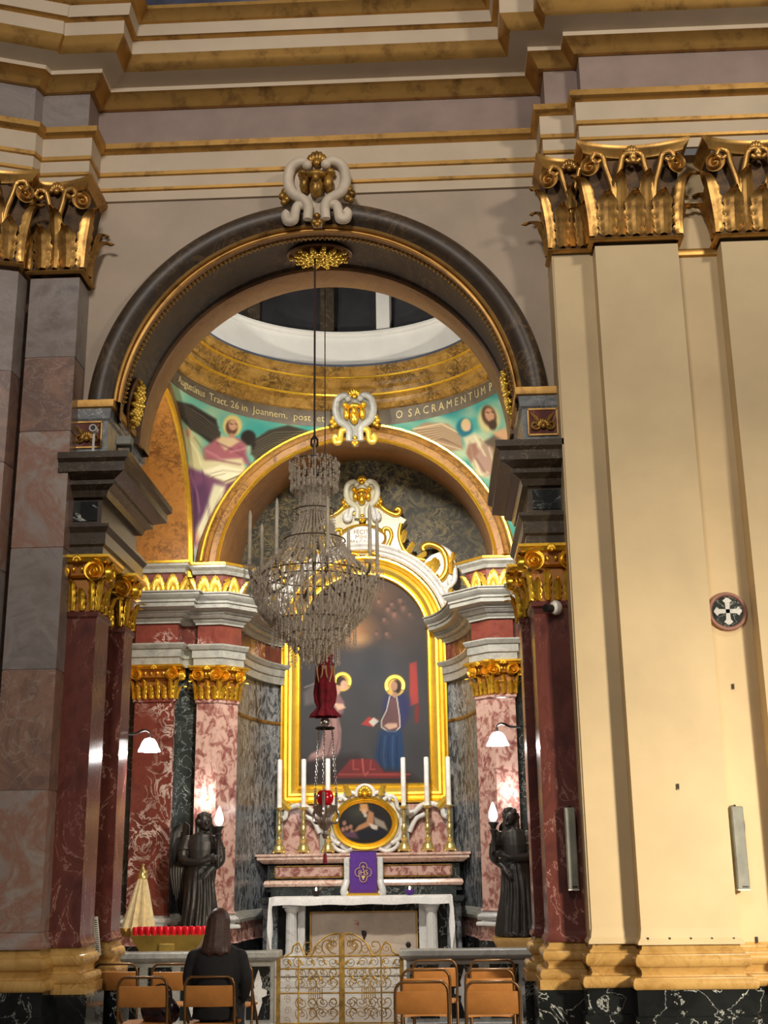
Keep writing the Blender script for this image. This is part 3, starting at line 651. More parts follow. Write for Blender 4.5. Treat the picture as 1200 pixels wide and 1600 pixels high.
def mural_right(u, v):
    p = Paint(u, v, SKY); p.cloud((196,204,164), .8, .05, 8); p.ell(708,640,40,16,(30,120,130),.9,0,.9); p.ell(770,618,30,12,(30,130,130),.9,0,.8)
    p.poly([(642,672),(664,660),(700,662),(720,680),(724,702),(700,706),(676,694)], (160,132,104), 5); p.line([(646,670),(690,662),(716,676)], 2, (214,200,160), 2)
    p.line([(660,678),(716,694)], 2, (118,96,78), 2, .8); p.line([(680,690),(720,702)], 2, (196,190,160), 2, .8)
    for k in range(12):
        t = k/11; p.line([(720,680+18*t),(692,666+18*t),(648+24*t,671+20*t)], 2.2, (122,98,78) if k % 2 else (206,188,150), 2, .65)
    p.ell(726,668,15,17,(36,108,126),.3); p.ell(728,664,9,12,(206,182,132),.3); p.ell(731,667,5,7,(214,176,140),.4)
    p.poly([(724,684),(742,676),(760,690),(776,720),(764,748),(744,742),(732,716)], (204,196,160), 5)
    p.ell(764,655,21,26,(206,196,140),.35); p.ell(764,650,13,20,(84,60,44),.3,-.3); p.ell(765,648,8.5,13,(196,150,116),.3,-.3); p.ell(770,664,8,10,(70,54,44),.4)
    p.line([(760,644),(764,645)], 1.6, (60,40,30)); p.line([(768,643),(772,645)], 1.6, (60,40,30))
    p.poly([(770,676),(790,668),(798,690),(776,686)], (206,164,122), 3); p.poly([(756,690),(772,680),(790,690),(786,710),(760,700)], (96,86,74), 5)
    p.poly([(738,712),(756,692),(770,700),(780,740),(756,744)], (170,140,124), 5); p.line([(738,712),(752,742),(762,738)], 2.2, (226,214,180), 1.5)
    p.poly([(732,694),(744,692),(748,706),(736,724),(728,708)], (150,110,96), 4); p.ell(790,720,14,20,(216,206,170),.6)
    for (a, b, c_) in (((742,682),(758,712),(232,226,190)),((750,686),(772,726),(150,140,108)),((734,690),(742,730),(160,150,116)),((764,700),(776,738),(224,216,180)),((744,716),(758,738),(120,92,82)),((776,690),(788,706),(60,52,44))): p.line([a, b], 2.4, c_, 2.5, .75)
    return p
def mural_plain(u, v):
    p = Paint(u, v, SKY); p.cloud((180,190,150), .7, .05, 5); return p
for sx, sy, fn, lab in ((-1,1,mural_left,'pendentive mural of a robed saint reading with a black eagle'), (1,1,mural_right,'pendentive mural of a bearded man and an angel with wings'), (-1,-1,mural_plain,None), (1,-1,mural_plain,None)):
    me = pendentive(sx, sy, 'pendentive_mural', fn, (200,130) if lab else (24,16))
    o = obj('pendentive_mural' if lab else 'wall_pendentive_%s' % ('left' if sx < 0 else 'right'), me)
    if lab: tag(o, lab, 'mural', 'murals under the dome')
    else: struct(o)
# --- dome ring, drum, dome
ring = struct(MB().lathe([(RB,ZR-.01),(RB-.005,ZR),(RB-.005,ZR+.23)], 96, (0,YB,0)).build('trim_ring', 'band_dark', smooth=.5))
MB().lathe([(2.295,ZR+.23),(2.25,ZR+.24),(2.20,ZR+.30),(2.20,ZR+.36),(2.13,ZR+.39)], 96, (0,YB,0)).build('ring_moulding', 'faux_gold', ring, .4)
MB().lathe([(2.13,ZR+.39),(2.115,ZR+.40),(2.11,ZR+.42),(2.13,ZR+.43)], 96, (0,YB,0)).build('gilded_moulding', 'gold', ring, .6)
MB().lathe([(2.13,ZR+.43),(2.13,ZR+.50),(2.08,ZR+.53),(2.08,ZR+.59),(2.03,ZR+.63)], 96, (0,YB,0)).build('ring_moulding', 'faux_gold', ring, .4)
MB().lathe([(2.03,ZR+.63),(2.015,ZR+.64),(2.01,ZR+.655),(2.03,ZR+.665)], 96, (0,YB,0)).build('gilded_moulding', 'gold', ring, .6)
MB().lathe([(2.03,ZR+.665),(2.0,ZR+.71),(1.96,ZR+.74),(1.96,ZR+.79)], 96, (0,YB,0)).build('ring_moulding', 'faux_gold', ring, .4)
MB().lathe([(1.96,ZR+.79),(1.97,ZR+.83),(2.10,ZR+.85)], 96, (0,YB,0)).build('blue_line', 'drum_line', ring, .6)
mb = MB().lathe([(2.10,ZR+.80),(2.10,ZR+1.22),(2.08,ZR+1.28),(2.06,ZR+1.29),(2.06,ZR+1.33),(2.03,ZR+1.34),(2.03,ZR+1.37),(2.16,ZR+1.40)], 96, (0,YB,0)); drum = struct(mb.build('wall_drum', 'drum_white', smooth=.5))
mb = MB().lathe([(2.16,ZR+1.40)]+[(2.2*math.cos(a),ZR+2.0+2.2*math.sin(a)) for a in np.linspace(0,1.45,12)]+[(0.01,ZR+4.2)], 48, (0,YB,0)); struct(mb.build('ceiling', 'dome_dark', smooth=1.2))
for a in (.42, .66, 1.35, 1.75, 2.3):       # window jambs in the dark lantern above the drum
    x, y = 2.12*math.cos(a), YB+2.12*math.sin(a)
    MB().box(-.10,.10,-.06,.06,ZR+1.4,ZR+2.3).xf(Matrix.Translation((x,y,0)) @ Matrix.Rotation(a+PI/2,4,'Z')).build('jamb', 'drum_white' if a in (1.35,) else 'impost_stone', drum)
# inscription on the ring
def ring_text(txt, u0, u1, vz, size, name, parent):
    cu = bpy.data.curves.new(name, 'FONT'); cu.body = txt; cu.size = 1.; cu.extrude = .02; cu.resolution_u = 2
    to = bpy.data.objects.new(name, cu); col.objects.link(to); bpy.context.view_layer.update()
    me = bpy.data.meshes.new_from_object(to.evaluated_get(bpy.context.evaluated_depsgraph_get())); bpy.data.objects.remove(to)
    n = len(me.vertices); P = np.zeros(n*3); me.vertices.foreach_get('co', P); P = P.reshape(-1, 3)
    x0, x1 = P[:,0].min(), P[:,0].max()
    def ang(u):
        best = min(np.linspace(-1.45, 1.45, 1200), key=lambda f: abs(project(np.array([RB*math.sin(f), YB+RB*math.cos(f), vz]))[0]-u)); return best
    a0, a1 = ang(u0), ang(u1); f = a0+(P[:,0]-x0)/(x1-x0)*(a1-a0); R = RB-.008-(P[:,2]+.02)*.2
    Q = np.c_[R*np.sin(f), YB+R*np.cos(f), vz+P[:,1]*size]; me.vertices.foreach_set('co', Q.ravel()); me.materials.clear(); me.materials.append(MATS['letters']); me.update()
    o = obj(name, me, parent); return o
ring_text('Augustinus  Tract. 26 in  Joannem.  post  et', 277, 507, ZR+.065, .15, 'inscription', ring)
ring_text('O  S A C R A M E N T U M  P', 619, 770, ZR+.065, .17, 'inscription', ring)

# --- side arches and side walls
for s, side in ((-1,'left'),(1,'right')):
    a = struct(MB().arcx([(2.30,s*2.30),(2.24,s*2.27),(2.12,s*2.27),(2.08,s*2.29)], YB, 5.45, n=56).build('trim_arch_'+side, 'faux_brown', smooth=.6))
    MB().arcx([(2.08,s*2.29),(2.07,s*2.26),(2.05,s*2.25),(2.03,s*2.27),(2.02,s*2.31)], YB, 5.45, n=56).build('gilded_moulding', 'gold', a, .6)
    MB().arcx([(2.02,s*2.31),(2.0,s*2.33),(2.0,s*3.2)], YB, 5.45, n=56).build('soffit', 'orange_marble', a, .6)
    MB().box(min(s*3.2,s*3.35), max(s*3.2,s*3.35), 1.3, 5.6, 0, 7.6).build('wall_side_'+side, 'orange_marble').__setitem__('kind', 'structure')
# --- rear arch
RZ, RX = 5.50, .02
ra = struct(MB().arc([(2.30,5.78),(2.23,5.72),(2.20,5.69),(2.17,5.68),(2.15,5.64),(2.10,5.63),(2.07,5.60),(1.985,5.60)], RX, RZ, n=64).build('trim_arch_rear', 'faux_brown', smooth=.4))
MB().arc([(1.985,5.60),(1.975,5.565),(1.96,5.555),(1.94,5.58),(1.935,5.62)], RX, RZ, n=64).build('gilded_moulding', 'gold', ra, .6)
MB().arc([(2.235,5.71),(2.22,5.675),(2.195,5.68)], RX, RZ, n=64).build('gilded_moulding', 'gold', ra, .6)
MB().grid([[(RX*(1-k)+(1.94+.03*k)*math.cos(PI-PI*j/64), 5.62+2.2*k, RZ+.42*k+(1.94+.0*k)*math.sin(PI-PI*j/64)) for j in range(65)] for k in (0,.5,1)]).build('soffit', 'orange_marble', ra, .6)
MB().box(-1.96,-1.93,5.62,7.82,5.1,5.80).build('soffit_foot', 'orange_marble', ra); MB().box(1.93,1.96,5.62,7.82,5.1,5.80).build('soffit_foot', 'orange_marble', ra)
struct(MB().add([(-2.3,7.82,0),(2.3,7.82,0),(2.3,7.82,8),(-2.3,7.82,8)], [(0,1,2,3)]).build('wall_rear', 'lunette'))
p = U(557, 657, Y=5.5)
cartouche('arch_cartouche', (p[0]-.02, 5.50, p[2]), .66, .80, ('grey_white_marble','gold','gold_leaf'), 'white marble cartouche with bright gilt shell over the rear arch', .18)

# --- lower walls: frontal pilasters, corner pilasters, apse
def left_path():
    P = [(-3.2,5.46),(-2.98,5.46),(-2.98,5.38),(-2.40,5.38),(-2.40,5.62),(-2.16,5.62),(-2.16,5.54),(-1.84,5.54),(-1.60,5.80),(-1.64,5.94),
         (-1.63,6.25),(-1.59,6.55),(-1.53,6.85),(-1.45,7.12),(-1.35,7.35),(-1.20,7.55)]
    return P
def mirror(P): return [(-x, y) for x, y in reversed(P)]
WALLP = [(-3.2,5.50),(-2.40,5.50),(-2.40,5.66),(-1.86,5.66),(-1.67,5.90),(-1.66,6.25),(-1.62,6.55),(-1.56,6.85),(-1.48,7.12),(-1.38,7.35),(-1.22,7.58),(-.9,7.76),(0,7.82)]
for s, side in ((-1,'left'),(1,'right')):
    f = (lambda P: P) if s < 0 else mirror
    wl = struct(MB().sweep(f(WALLP[3:]), [(0,.9),(0,4.3)]).build('wall_apse_'+side, 'black_marble', smooth=.5))
    MB().sweep(f(WALLP[:4]), [(0,.9),(0,4.3)]).build('corner_strip', 'green_black', wl)
    MB().sweep(f(WALLP[4:]), [(0,3.60),(.02,3.61),(.025,3.64),(.0,3.65)]).build('string_moulding', 'old_gold', wl, .6)
    # base mouldings of the apse
    MB().sweep(f(WALLP), [(.0,0),(.10,0),(.10,.62)]).build('black_plinth', 'black_vein', wl)
    MB().sweep(f(WALLP), [(.10,.62),(.07,.64),(.06,.86)]).build('dado', 'pink_breccia', wl)
    MB().sweep(f(WALLP), [(.06,.86),(.11,.87),(.12,.91),(.10,.94),(.05,.96),(.03,.99),(0,1.0)]).build('dado_moulding', 'grey_white_marble', wl, .6)
    # entablature
    LP = f(left_path())
    en = struct(MB().sweep(LP, [(-.1,4.2),(.04,4.2),(.04,4.31),(.06,4.32),(.06,4.42),(.08,4.43),(.11,4.48),(.11,4.50),(.0,4.51)]).build('trim_chapel_'+side, 'grey_white_marble', smooth=.5))
    pts = left_path(); cuts = [0,2,4,6,8,9,11,13,15]
    for a, b in zip(cuts[:-1], cuts[1:]):
        MB().sweep(f(pts[a:b+1]), [(0,4.5),(0,4.79)]).build('frieze_panel', 'red_marble' if (a//2) % 2 else 'red_marble_plain', en)
    MB().sweep(LP, [(0,4.78),(.03,4.78),(.03,4.80),(.06,4.83),(.06,4.85),(.10,4.86),(.13,4.89),(.13,4.91),(.15,4.91),(.15,4.94),(.24,4.96),(.26,4.97),(.26,5.03),(.28,5.03),(.28,5.06),(.32,5.09),(.34,5.12),(.34,5.15),(.36,5.15),(.36,5.17),(-.2,5.18)]).build('cornice', 'grey_white_marble', en, .5)
    AP = f(left_path()[:9]+[(-1.72,5.96),(-2.0,6.0)])
    at = MB().sweep(AP, [(.04,5.16),(.04,5.48)]).build('attic', 'attic_red', en)
    MB().sweep(AP, [(.05,5.17),(.07,5.18),(.07,5.215),(.05,5.22)]).build('gilded_moulding', 'gold', en)
    MB().sweep(AP, [(.04,5.47),(.08,5.48),(.09,5.53),(.13,5.57),(.13,5.60)]).build('attic_cap', 'grey_white_marble', en, .5)
    MB().sweep(AP, [(.13,5.60),(.15,5.605),(.15,5.635),(-.7,5.64)]).build('gilded_moulding', 'gold', en)
    pal = palm_mesh('gilded_palmette', .15, 'gold_leaf', 9); lf = leaf_mesh('gilded_leaf', .24, .12, .7, 'gold_leaf')
    for i, (x, y, rz) in enumerate(((-2.88,5.32,0),(-2.68,5.32,0),(-2.48,5.32,0),(-2.08,5.48,0),(-1.92,5.48,0),(-1.70,5.62,.83),(-2.27,5.56,0))):
        o = obj('gilded_palmette', pal, en); o.location = (-s*x if s > 0 else x, y-.01, 5.23); o.rotation_euler.z = rz if s < 0 else -rz; o.scale = (.8,.7,1.5)
        for k in (-1, 1):
            q = obj('gilded_leaf', lf, en); q.location = ((x if s < 0 else -x)+k*.085, y+.02, 5.2); q.rotation_euler = (0, k*.5, rz if s < 0 else -rz); q.scale = (.7,.6,.9)
    # pilasters
    for (x0, x1, y0, y1, mat, lab) in ((-2.96,-2.43,5.40,5.52,'red_marble','red marble pilaster with white blotches on the %s of the altar wall'),):
        a, b = (x0, x1) if s < 0 else (-x1, -x0)
        r = root('pilaster', ((a+b)/2, y0, 0), lab % side, 'pilaster', 'chapel rear pilasters', world=True)
        MB().sweep(pil_path(a,b,y0,y1), [(.03,.99),(.0,1.02),(0,3.70),(.02,3.72),(.02,3.75),(0,3.76)]).build('shaft', mat, r)
        MB().sweep(pil_path(a,b,y0,y1), base_prof(.80,.99,.8)).build('base', 'white_marble', r, .7)
        composite(r, a, b, y0, 3.76, 4.21, 'gold', .12)
    a, b = (-2.15, -1.86) if s < 0 else (1.86, 2.15)
    r = root('pilaster', ((a+b)/2, 5.56, 0), 'pink mottled marble corner pilaster with gilt capital, %s of the apse' % side, 'pilaster', 'chapel rear pilasters', world=True)
    CP = f([(-2.15,5.68),(-2.15,5.56),(-1.86,5.56),(-1.63,5.81),(-1.70,6.0)])
    MB().sweep(CP, [(.03,.99),(.0,1.02),(0,3.70),(.02,3.72),(.02,3.75),(0,3.76)]).build('shaft', 'pink_breccia', r)
    MB().sweep(CP, base_prof(.80,.99,.8)).build('base', 'white_marble', r, .7)
    composite(r, a, b, 5.56, 3.76, 4.21, 'gold', .12)
    c2 = composite(r, -.16, .16, 0, 0, .45, 'gold', .10)
    ang = math.atan2(.25,.23)
    cx, cy = (-1.745, 5.685) if s < 0 else (1.745, 5.685)
    c2.matrix_parent_inverse = Matrix.Translation(-Vector(r['_w'])) @ Matrix.Translation((cx, cy, 3.76)) @ Matrix.Rotation(ang if s < 0 else -ang, 4, 'Z')
# ================================================================== altarpiece
plain('white_cloth', (238,238,236), .7, 0, 30, .04); plain('wax', (244,240,228), .4); plain('purple', (86,44,140), .75, 0, 40, .1)
plain('brass', (228,210,136), .25, .85, 12, .12); plain('relief_stone', (188,172,156), .7, 0, 4, .08); plain('emblem', (226,196,120), .5, .5)
plain('letters_dark', (128,104,56), .5, .2); plain('red_glass', (170,10,24), .15); plain('silver', (170,165,160), .25, .9)
marble('gradine_marble', [(.3,(186,132,112)),(.5,(222,190,172)),(.7,(160,98,82))], (240,226,214), 6., .04, .6, 6., .2)
marble('step_marble', [(.3,(190,188,184)),(.55,(214,212,206)),(.8,(170,168,166))], (120,118,116), 3., .02, .5, 2., .3)
FY = 7.60
def frame_path(w, z0, zs, n=28):            # inside-out closed outline: bottom left, up, arch, down
    P = [(-w, z0), (-w, zs)]
    for j in range(1, n): a = PI-PI*j/n; P.append((w*math.cos(a), zs+w*math.sin(a)))
    return P + [(w, zs), (w, z0)]
def frame_sweep(mb, prof, w0, z0, zs, mi=0, bottom=True):   # prof: (grow outward, y)
    rows = []
    for g, y in prof:
        P = frame_path(w0+g, z0-g, zs); rows.append([(p[0], y, p[1]) for p in P])
    rows = [list(r) for r in rows]; mb.grid(rows, mi, wrap=bottom); return mb
W0, FZ0, FZS = .965, 2.73, 4.93
fr = root('altar_painting', (0,FY,2.4), 'tall arched gilt framed painting of a winged angel and a seated woman in blue', 'painting', world=True)
frame_sweep(MB(), [(0,FY+.04),(0,FY-.02),(.02,FY-.05),(.045,FY-.05),(.06,FY-.03)], W0, FZ0, FZS).build('inner_moulding', 'gold', fr, .5)
frame_sweep(MB(), [(.06,FY-.03),(.09,FY-.06),(.13,FY-.10),(.165,FY-.11),(.18,FY-.09)], W0, FZ0, FZS).build('middle_moulding', 'gold_leaf', fr, .5)
frame_sweep(MB(), [(.18,FY-.09),(.19,FY-.13),(.23,FY-.14),(.25,FY-.12),(.26,FY-.14),(.285,FY-.14),(.295,FY-.10),(.295,FY+.1)], W0, FZ0, FZS).build('outer_moulding', 'gold', fr, .5)
def main_painting(u, v):
    p = Paint(u, v, (62,62,66)); p.poly([(470,880),(670,880),(670,1010),(470,1010)], (72,58,50), 60, .9)
    p.ell(556,985,44,38,(176,124,78),.9,0,.95); p.ell(562,1000,24,14,(206,156,104),.9,0,.8); p.ell(590,930,36,30,(120,86,66),.9,0,.6)
    p.ell(625,970,30,26,(84,70,64),.9,0,.8); p.ell(580,1040,60,50,(58,62,70),.9,0,.7)
    for (x,y,q) in ((606,952,5),(612,944,4),(625,938,5),(616,960,6),(630,950,6),(600,968,4),(588,990,4),(604,990,4),(640,960,4),(585,925,4),(592,940,4)):
        p.ell(x+2,y+4,q*2.2,q*1.7,(104,78,68),.8,.5,.6); p.ell(x,y,q*.9,q*1.2,(150,110,92),.8,0,.7); p.ell(x,y-q*.9,q*.7,q*.6,(54,40,36),.8,0,.6)
    # curtain
    p.poly([(640,1037),(651,1033),(654,1098),(640,1104)], (160,62,58), 3); p.poly([(648,1104),(656,1098),(654,1130),(648,1128)], (112,46,44), 4)
    # angel on the left
    p.poly([(474,1082),(494,1064),(512,1066),(512,1092),(494,1100),(476,1102)], (104,98,100), 6, .9); p.line([(476,1074),(508,1062)], 2, (150,140,136), 2)
    p.poly([(506,1084),(526,1078),(538,1098),(536,1114),(520,1122),(506,1116)], (128,94,96), 4)
    p.poly([(506,1112),(526,1112),(533,1140),(532,1168),(526,1184),(510,1186),(494,1192),(478,1190),(486,1178),(500,1170),(506,1140)], (164,128,124), 4)
    p.line([(516,1120),(520,1150),(512,1182)], 2, (116,84,86), 2); p.line([(526,1116),(530,1150),(524,1180)], 2, (120,90,90), 2); p.line([(506,1176),(484,1188)], 2, (190,156,148), 2)
    p.poly([(520,1098),(536,1100),(540,1106),(528,1110)], (206,168,146), 3)
    p.ell(535,1065,15.5,16,(212,172,92),.1); p.ell(531,1064,11,9,(60,44,38),.3); p.ell(537,1070,6,8.5,(204,164,142),.3); p.ell(528,1078,5,9,(190,150,132),.4)
    # seated woman on the right
    p.ell(620,1105,26,36,(44,48,92),.4); p.poly([(606,1090),(624,1086),(634,1130),(628,1140),(598,1140)], (50,52,96), 5)
    p.ell(617,1071,17,18,(214,176,96),.1); p.ell(620,1073,8.5,13,(54,40,34),.3); p.ell(616,1072,6,9,(176,134,110),.3); p.ell(617,1086,5,6,(176,140,118),.4)
    p.poly([(610,1090),(620,1092),(625,1120),(625,1138),(612,1143),(597,1138),(596,1126),(606,1108)], (112,76,78), 3)
    p.line([(609,1088),(604,1110),(596,1126),(596,1136),(606,1143),(618,1143),(625,1136),(624,1118),(620,1090)], 1.6, (226,216,204), 1)
    p.poly([(600,1134),(606,1130),(620,1130),(621,1136),(608,1140)], (214,176,150), 2.5)
    p.poly([(592,1142),(628,1142),(631,1170),(628,1204),(612,1208),(596,1204),(584,1190),(588,1166)], (32,58,96), 5)
    for k in range(5): p.line([(596+k*6,1150),(592+k*7,1180),(596+k*6,1202)], 1.6, (54,88,130) if k % 2 else (18,34,62), 2, .8)
    p.poly([(564,1132),(576,1120),(592,1124),(584,1136)], (168,58,54), 2); p.poly([(576,1128),(584,1121),(592,1127),(583,1135)], (206,202,190), 1.5)
    p.poly([(478,1186),(560,1176),(585,1196),(640,1206),(668,1226),(472,1226)], (50,44,46), 8, .7)
    p.poly([(530,1206),(548,1186),(586,1186),(600,1206),(624,1206),(640,1216),(520,1216)], (112,44,46), 3)
    p.line([(530,1210),(640,1210)], 3, (150,66,64), 2); p.line([(552,1188),(552,1202),(560,1202)], 2.4, (150,66,64), 1.5); p.line([(580,1188),(578,1202),(586,1202)], 2.4, (150,66,64), 1.5)
    p.line([(566,1186),(568,1206),(571,1212),(575,1206)], 2.4, (170,84,78), 1.5); p.cloud((40,42,46), .25, .03, 4); return p
rows = []; nx, nz = 150, 270; top = FZS+W0
for j in range(nz+1):
    z = FZ0-.02+(top+.02-FZ0+.02)*j/nz; hw = W0+.01 if z < FZS else math.sqrt(max(1e-4, (W0+.01)**2-(z-FZS)**2)) if z < FZS+W0+.0099 else .01
    rows.append([(-hw+2*hw*i/nx, FY+.03, z) for i in range(nx+1)])
mb = MB().grid(rows); me = mb.mesh('canvas', 'canvas'); paint_mesh(me, main_painting)
ap = obj('canvas', me, fr)
for cx, cy, q in ((535,1065,15.5),(617,1071,17.5)):                     # raised metal haloes fixed to the canvas
    c = U(cx, cy, Y=FY+.02); rr = q/105.*.98
    MB().arc([(rr*.62,FY+.024),(rr*.66,FY+.012),(rr*.95,FY+.010),(rr,FY+.024)], c[0], c[2], -.5, PI+.6 if cx > 600 else PI+.2, 28).build('halo', 'gold_leaf', ap, .6)
# white marble surround and scrolled pediment
sr = root('altarpiece_pediment', (0,FY,4.9), 'white and pale green scrolled marble pediment with gilt volutes above the painting', 'pediment', world=True)
MB().arc([(1.27,FY+.1),(1.27,FY-.06),(1.30,FY-.09),(1.33,FY-.08),(1.35,FY-.12),(1.39,FY-.13),(1.42,FY-.16),(1.45,FY-.15),(1.46,FY+.1)], 0, FZS+.02, .0, PI, 48).build('arch_moulding', 'white_marble', sr, .5)
PX = [(572,792),(577,794),(591,791),(605,799),(624,807),(635,813),(628,822),(625,840),(631,859),(652,873),(665,876),(675,868),(690,862),(703,872),(709,897),(711,908),(703,918),(722,932),(733,945),(715,957),(698,935),(672,905),(640,884),(600,869),(572,866)]
half = [U(u, v, Y=FY) for u, v in PX]; half = [(max(0.0, q[0]), q[2]) for q in half]
for s in (-1, 1):
    MB().prism([(s*x, z) for x, z in (half if s > 0 else half[::-1])], FY-.04, FY+.2).build('body', 'ped_green', sr)
    def T(pts, r, name, mat, y=FY-.07):
        P = bez([(s*U(u,v,Y=FY)[0], y, U(u,v,Y=FY)[2]) for u, v in pts], 6); MB().tube(P, r, 8).build(name, mat, sr, .9)
    T([(580,806),(578,797),(585,791),(594,792),(606,801),(618,806),(624,804),(625,798),(620,797),(619,801)], .04, 'upper_scroll', 'gold')
    T([(627,820),(624,838),(630,858),(640,868),(652,874),(664,877)], .032, 'edge_scroll', 'gold')
    T([(663,862),(661,857),(666,853),(676,853),(690,860),(697,873),(698,890),(692,903),(684,908),(678,904),(682,898)], .05, 'great_volute', 'gold')
    T([(688,856),(703,866),(709,884),(711,900),(709,910),(704,913),(702,908),(706,905)], .045, 'outer_volute', 'white_marble', FY-.05)
    T([(692,926),(698,934),(706,946),(714,950),(721,946),(719,941)], .042, 'foot_scroll', 'gold')
    T([(707,915),(699,921),(698,930),(704,940)], .035, 'foot_scroll', 'ped_green')
    T([(608,852),(604,858),(610,846),(612,836),(608,828),(600,828),(600,834)], .03, 'tablet_scroll', 'gold')
    T([(572,870),(582,866),(591,870),(592,876),(586,876)], .03, 'lower_scroll', 'gold')
    lf = leaf_mesh('gilded_leaf', .16, .10, .7, 'gold_leaf')
    for (u, v, a) in ((628,845,.3),(636,862,.6),(650,872,1.0),(668,884,.8),(676,890,.5),(704,880,.3),(705,894,.1),(662,882,1.2),(700,936,.4)):
        q = U(u, v, Y=FY); o = obj('gilded_leaf', lf, sr); o.matrix_parent_inverse = Matrix.Translation(-Vector(sr['_w'])) @ Matrix.Translation((s*q[0], FY-.05, q[2]-.05)) @ Matrix.Rotation(s*a, 4, 'Y')
q = U(567, 842, Y=FY-.06); tz = q[2]
MB().prism([(.34*math.cos(a)*(1+.08*math.cos(4*a)), tz+.20*math.sin(a)*(1+.08*math.cos(4*a))) for a in np.linspace(0, 2*PI, 32, False)], FY-.09, FY-.02, b=.02).build('tablet', 'white_marble', sr)
MB().tube([(.36*math.cos(a), FY-.08, tz+.22*math.sin(a)) for a in np.linspace(0, 2*PI, 40)], .022, 6).build('tablet_border', 'gold', sr, .9)
def flat_text(txt, c, size, mat, name, parent, align='CENTER', rot=(PI/2,0,0)):
    cu = bpy.data.curves.new(name, 'FONT'); cu.body = txt; cu.size = size; cu.extrude = .003; cu.align_x = align; cu.resolution_u = 2; cu.align_y = 'CENTER'
    to = bpy.data.objects.new(name, cu); col.objects.link(to); to.location = c; to.rotation_euler = rot; bpy.context.view_layer.update()
    me = bpy.data.meshes.new_from_object(to.evaluated_get(bpy.context.evaluated_depsgraph_get())); me.transform(to.matrix_world); bpy.data.objects.remove(to)
    me.materials.clear(); me.materials.append(MATS[mat]); return obj(name, me, parent)
flat_text('FECIT', (-.02, FY-.096, tz+.10), .095, 'letters_dark', 'lettering', sr); flat_text('MIHI', (-.02, FY-.096, tz+.02), .095, 'letters_dark', 'lettering', sr); flat_text('MAGNA', (-.02, FY-.096, tz-.06), .095, 'letters_dark', 'lettering', sr)
q = U(563, 785, Y=FY)
cartouche('pediment_cartouche', (0.0, FY-.05, q[2]), .60, .70, ('ped_green','gold','white_marble'), 'round gilt shell cartouche crowning the altarpiece pediment', .16)

# oval painting in its scrolled frame on the gradine
OY = 7.30; oc = U(571, 1286, Y=OY)
ov = root('oval_painting', (oc[0],OY,1.76), 'small oval painting of a bending bishop in a gilt frame with white scrollwork', 'painting', world=True)
def oval(mb, prof, a, b): return mb.grid([[(oc[0]+(a+g)*math.cos(t), y, oc[2]+(b+g)*math.sin(t)) for t in np.linspace(0, 2*PI, 48, False)] for g, y in prof], wrap=True)
oval(MB(), [(0,OY+.03),(0,OY-.025),(.02,OY-.045),(.04,OY-.03),(.05,OY-.055),(.085,OY-.06),(.10,OY-.03),(.10,OY+.05)], .385, .285).build('gilt_moulding', 'gold', ov, .5)
out = []
for t in np.linspace(0, 2*PI, 40, False):
    k = 1+.05*math.cos(6*t); out.append((oc[0]+.56*k*math.cos(t), max(1.765, oc[2]+.44*k*math.sin(t))))
MB().prism(out, OY-.01, OY+.12, b=.02).build('marble_surround', 'white_marble', ov)
for s in (-1, 1):
    for pts, r in (([(600,1250),(608,1244),(618,1248),(622,1262),(634,1270),(646,1268)], .03), ([(612,1318),(624,1310),(628,1296),(626,1278)], .035), ([(580,1243),(592,1238),(604,1242),(610,1250)], .03), ([(592,1326),(604,1330),(616,1326),(622,1318),(616,1312)], .03)):
        P = bez([(s*(U(u,v,Y=OY)[0]-oc[0])+oc[0], OY-.04, U(u,v,Y=OY)[2]) for u, v in pts], 6); MB().tube(P, r, 8).build('marble_scroll', 'white_marble', ov, .9)
    o = obj('gilded_leaf', leaf_mesh('gilded_leaf', .14, .1, .7, 'gold_leaf'), ov); o.matrix_parent_inverse = Matrix.Translation(-Vector(ov['_w'])) @ Matrix.Translation((oc[0]+s*.22, OY-.05, oc[2]+.38)) @ Matrix.Rotation(s*.4,4,'Y')
o = obj('crest', palm_mesh('crest', .13, 'gold'), ov); o.matrix_parent_inverse = Matrix.Translation(-Vector(ov['_w'])) @ Matrix.Translation((oc[0], OY-.05, oc[2]+.40))
MB().tube([(oc[0]+.13*math.cos(a), OY-.04, oc[2]+.42+.11*math.sin(a)) for a in np.linspace(-.4, PI+.4, 20)], .03, 8).build('crest_scroll', 'white_marble', ov, .9)
def oval_painting(u, v):
    p = Paint(u, v, (38,36,34)); p.ell(560,1270,26,22,(62,64,58),.8,0,.8)
    p.poly([(563,1256),(574,1256),(576,1266),(570,1272),(562,1266)], (196,146,96), 2); p.ell(569,1268,4.5,6,(206,166,136),.4); p.ell(571,1274,4,4,(190,180,170),.5)
    p.poly([(576,1266),(584,1270),(584,1288),(574,1292),(560,1298),(552,1300),(560,1290),(572,1284)], (176,128,92), 3)
    p.poly([(584,1276),(600,1284),(606,1298),(594,1292),(586,1288)], (150,140,126), 3); p.poly([(576,1286),(590,1290),(590,1300),(580,1294)], (206,196,182), 2)
    p.poly([(560,1298),(600,1296),(604,1306),(560,1312)], (30,34,44), 4)
    for (x,y) in ((538,1286),(542,1294),(548,1292),(536,1296),(550,1300)): p.ell(x,y,4,5,(160,116,100),.5)
    p.poly([(534,1300),(556,1300),(560,1310),(540,1308)], (90,66,84), 4); return p
mb = MB(); R = 26; rowsP = [[(oc[0]+.39*k/R*math.cos(t), OY-.018, oc[2]+.29*k/R*math.sin(t)) for t in np.linspace(0, 2*PI, 96, False)] for k in range(R+1)]
me = mb.grid(rowsP, wrap=True).mesh('canvas', 'canvas'); paint_mesh(me, oval_painting)
obj('canvas', me, ov)
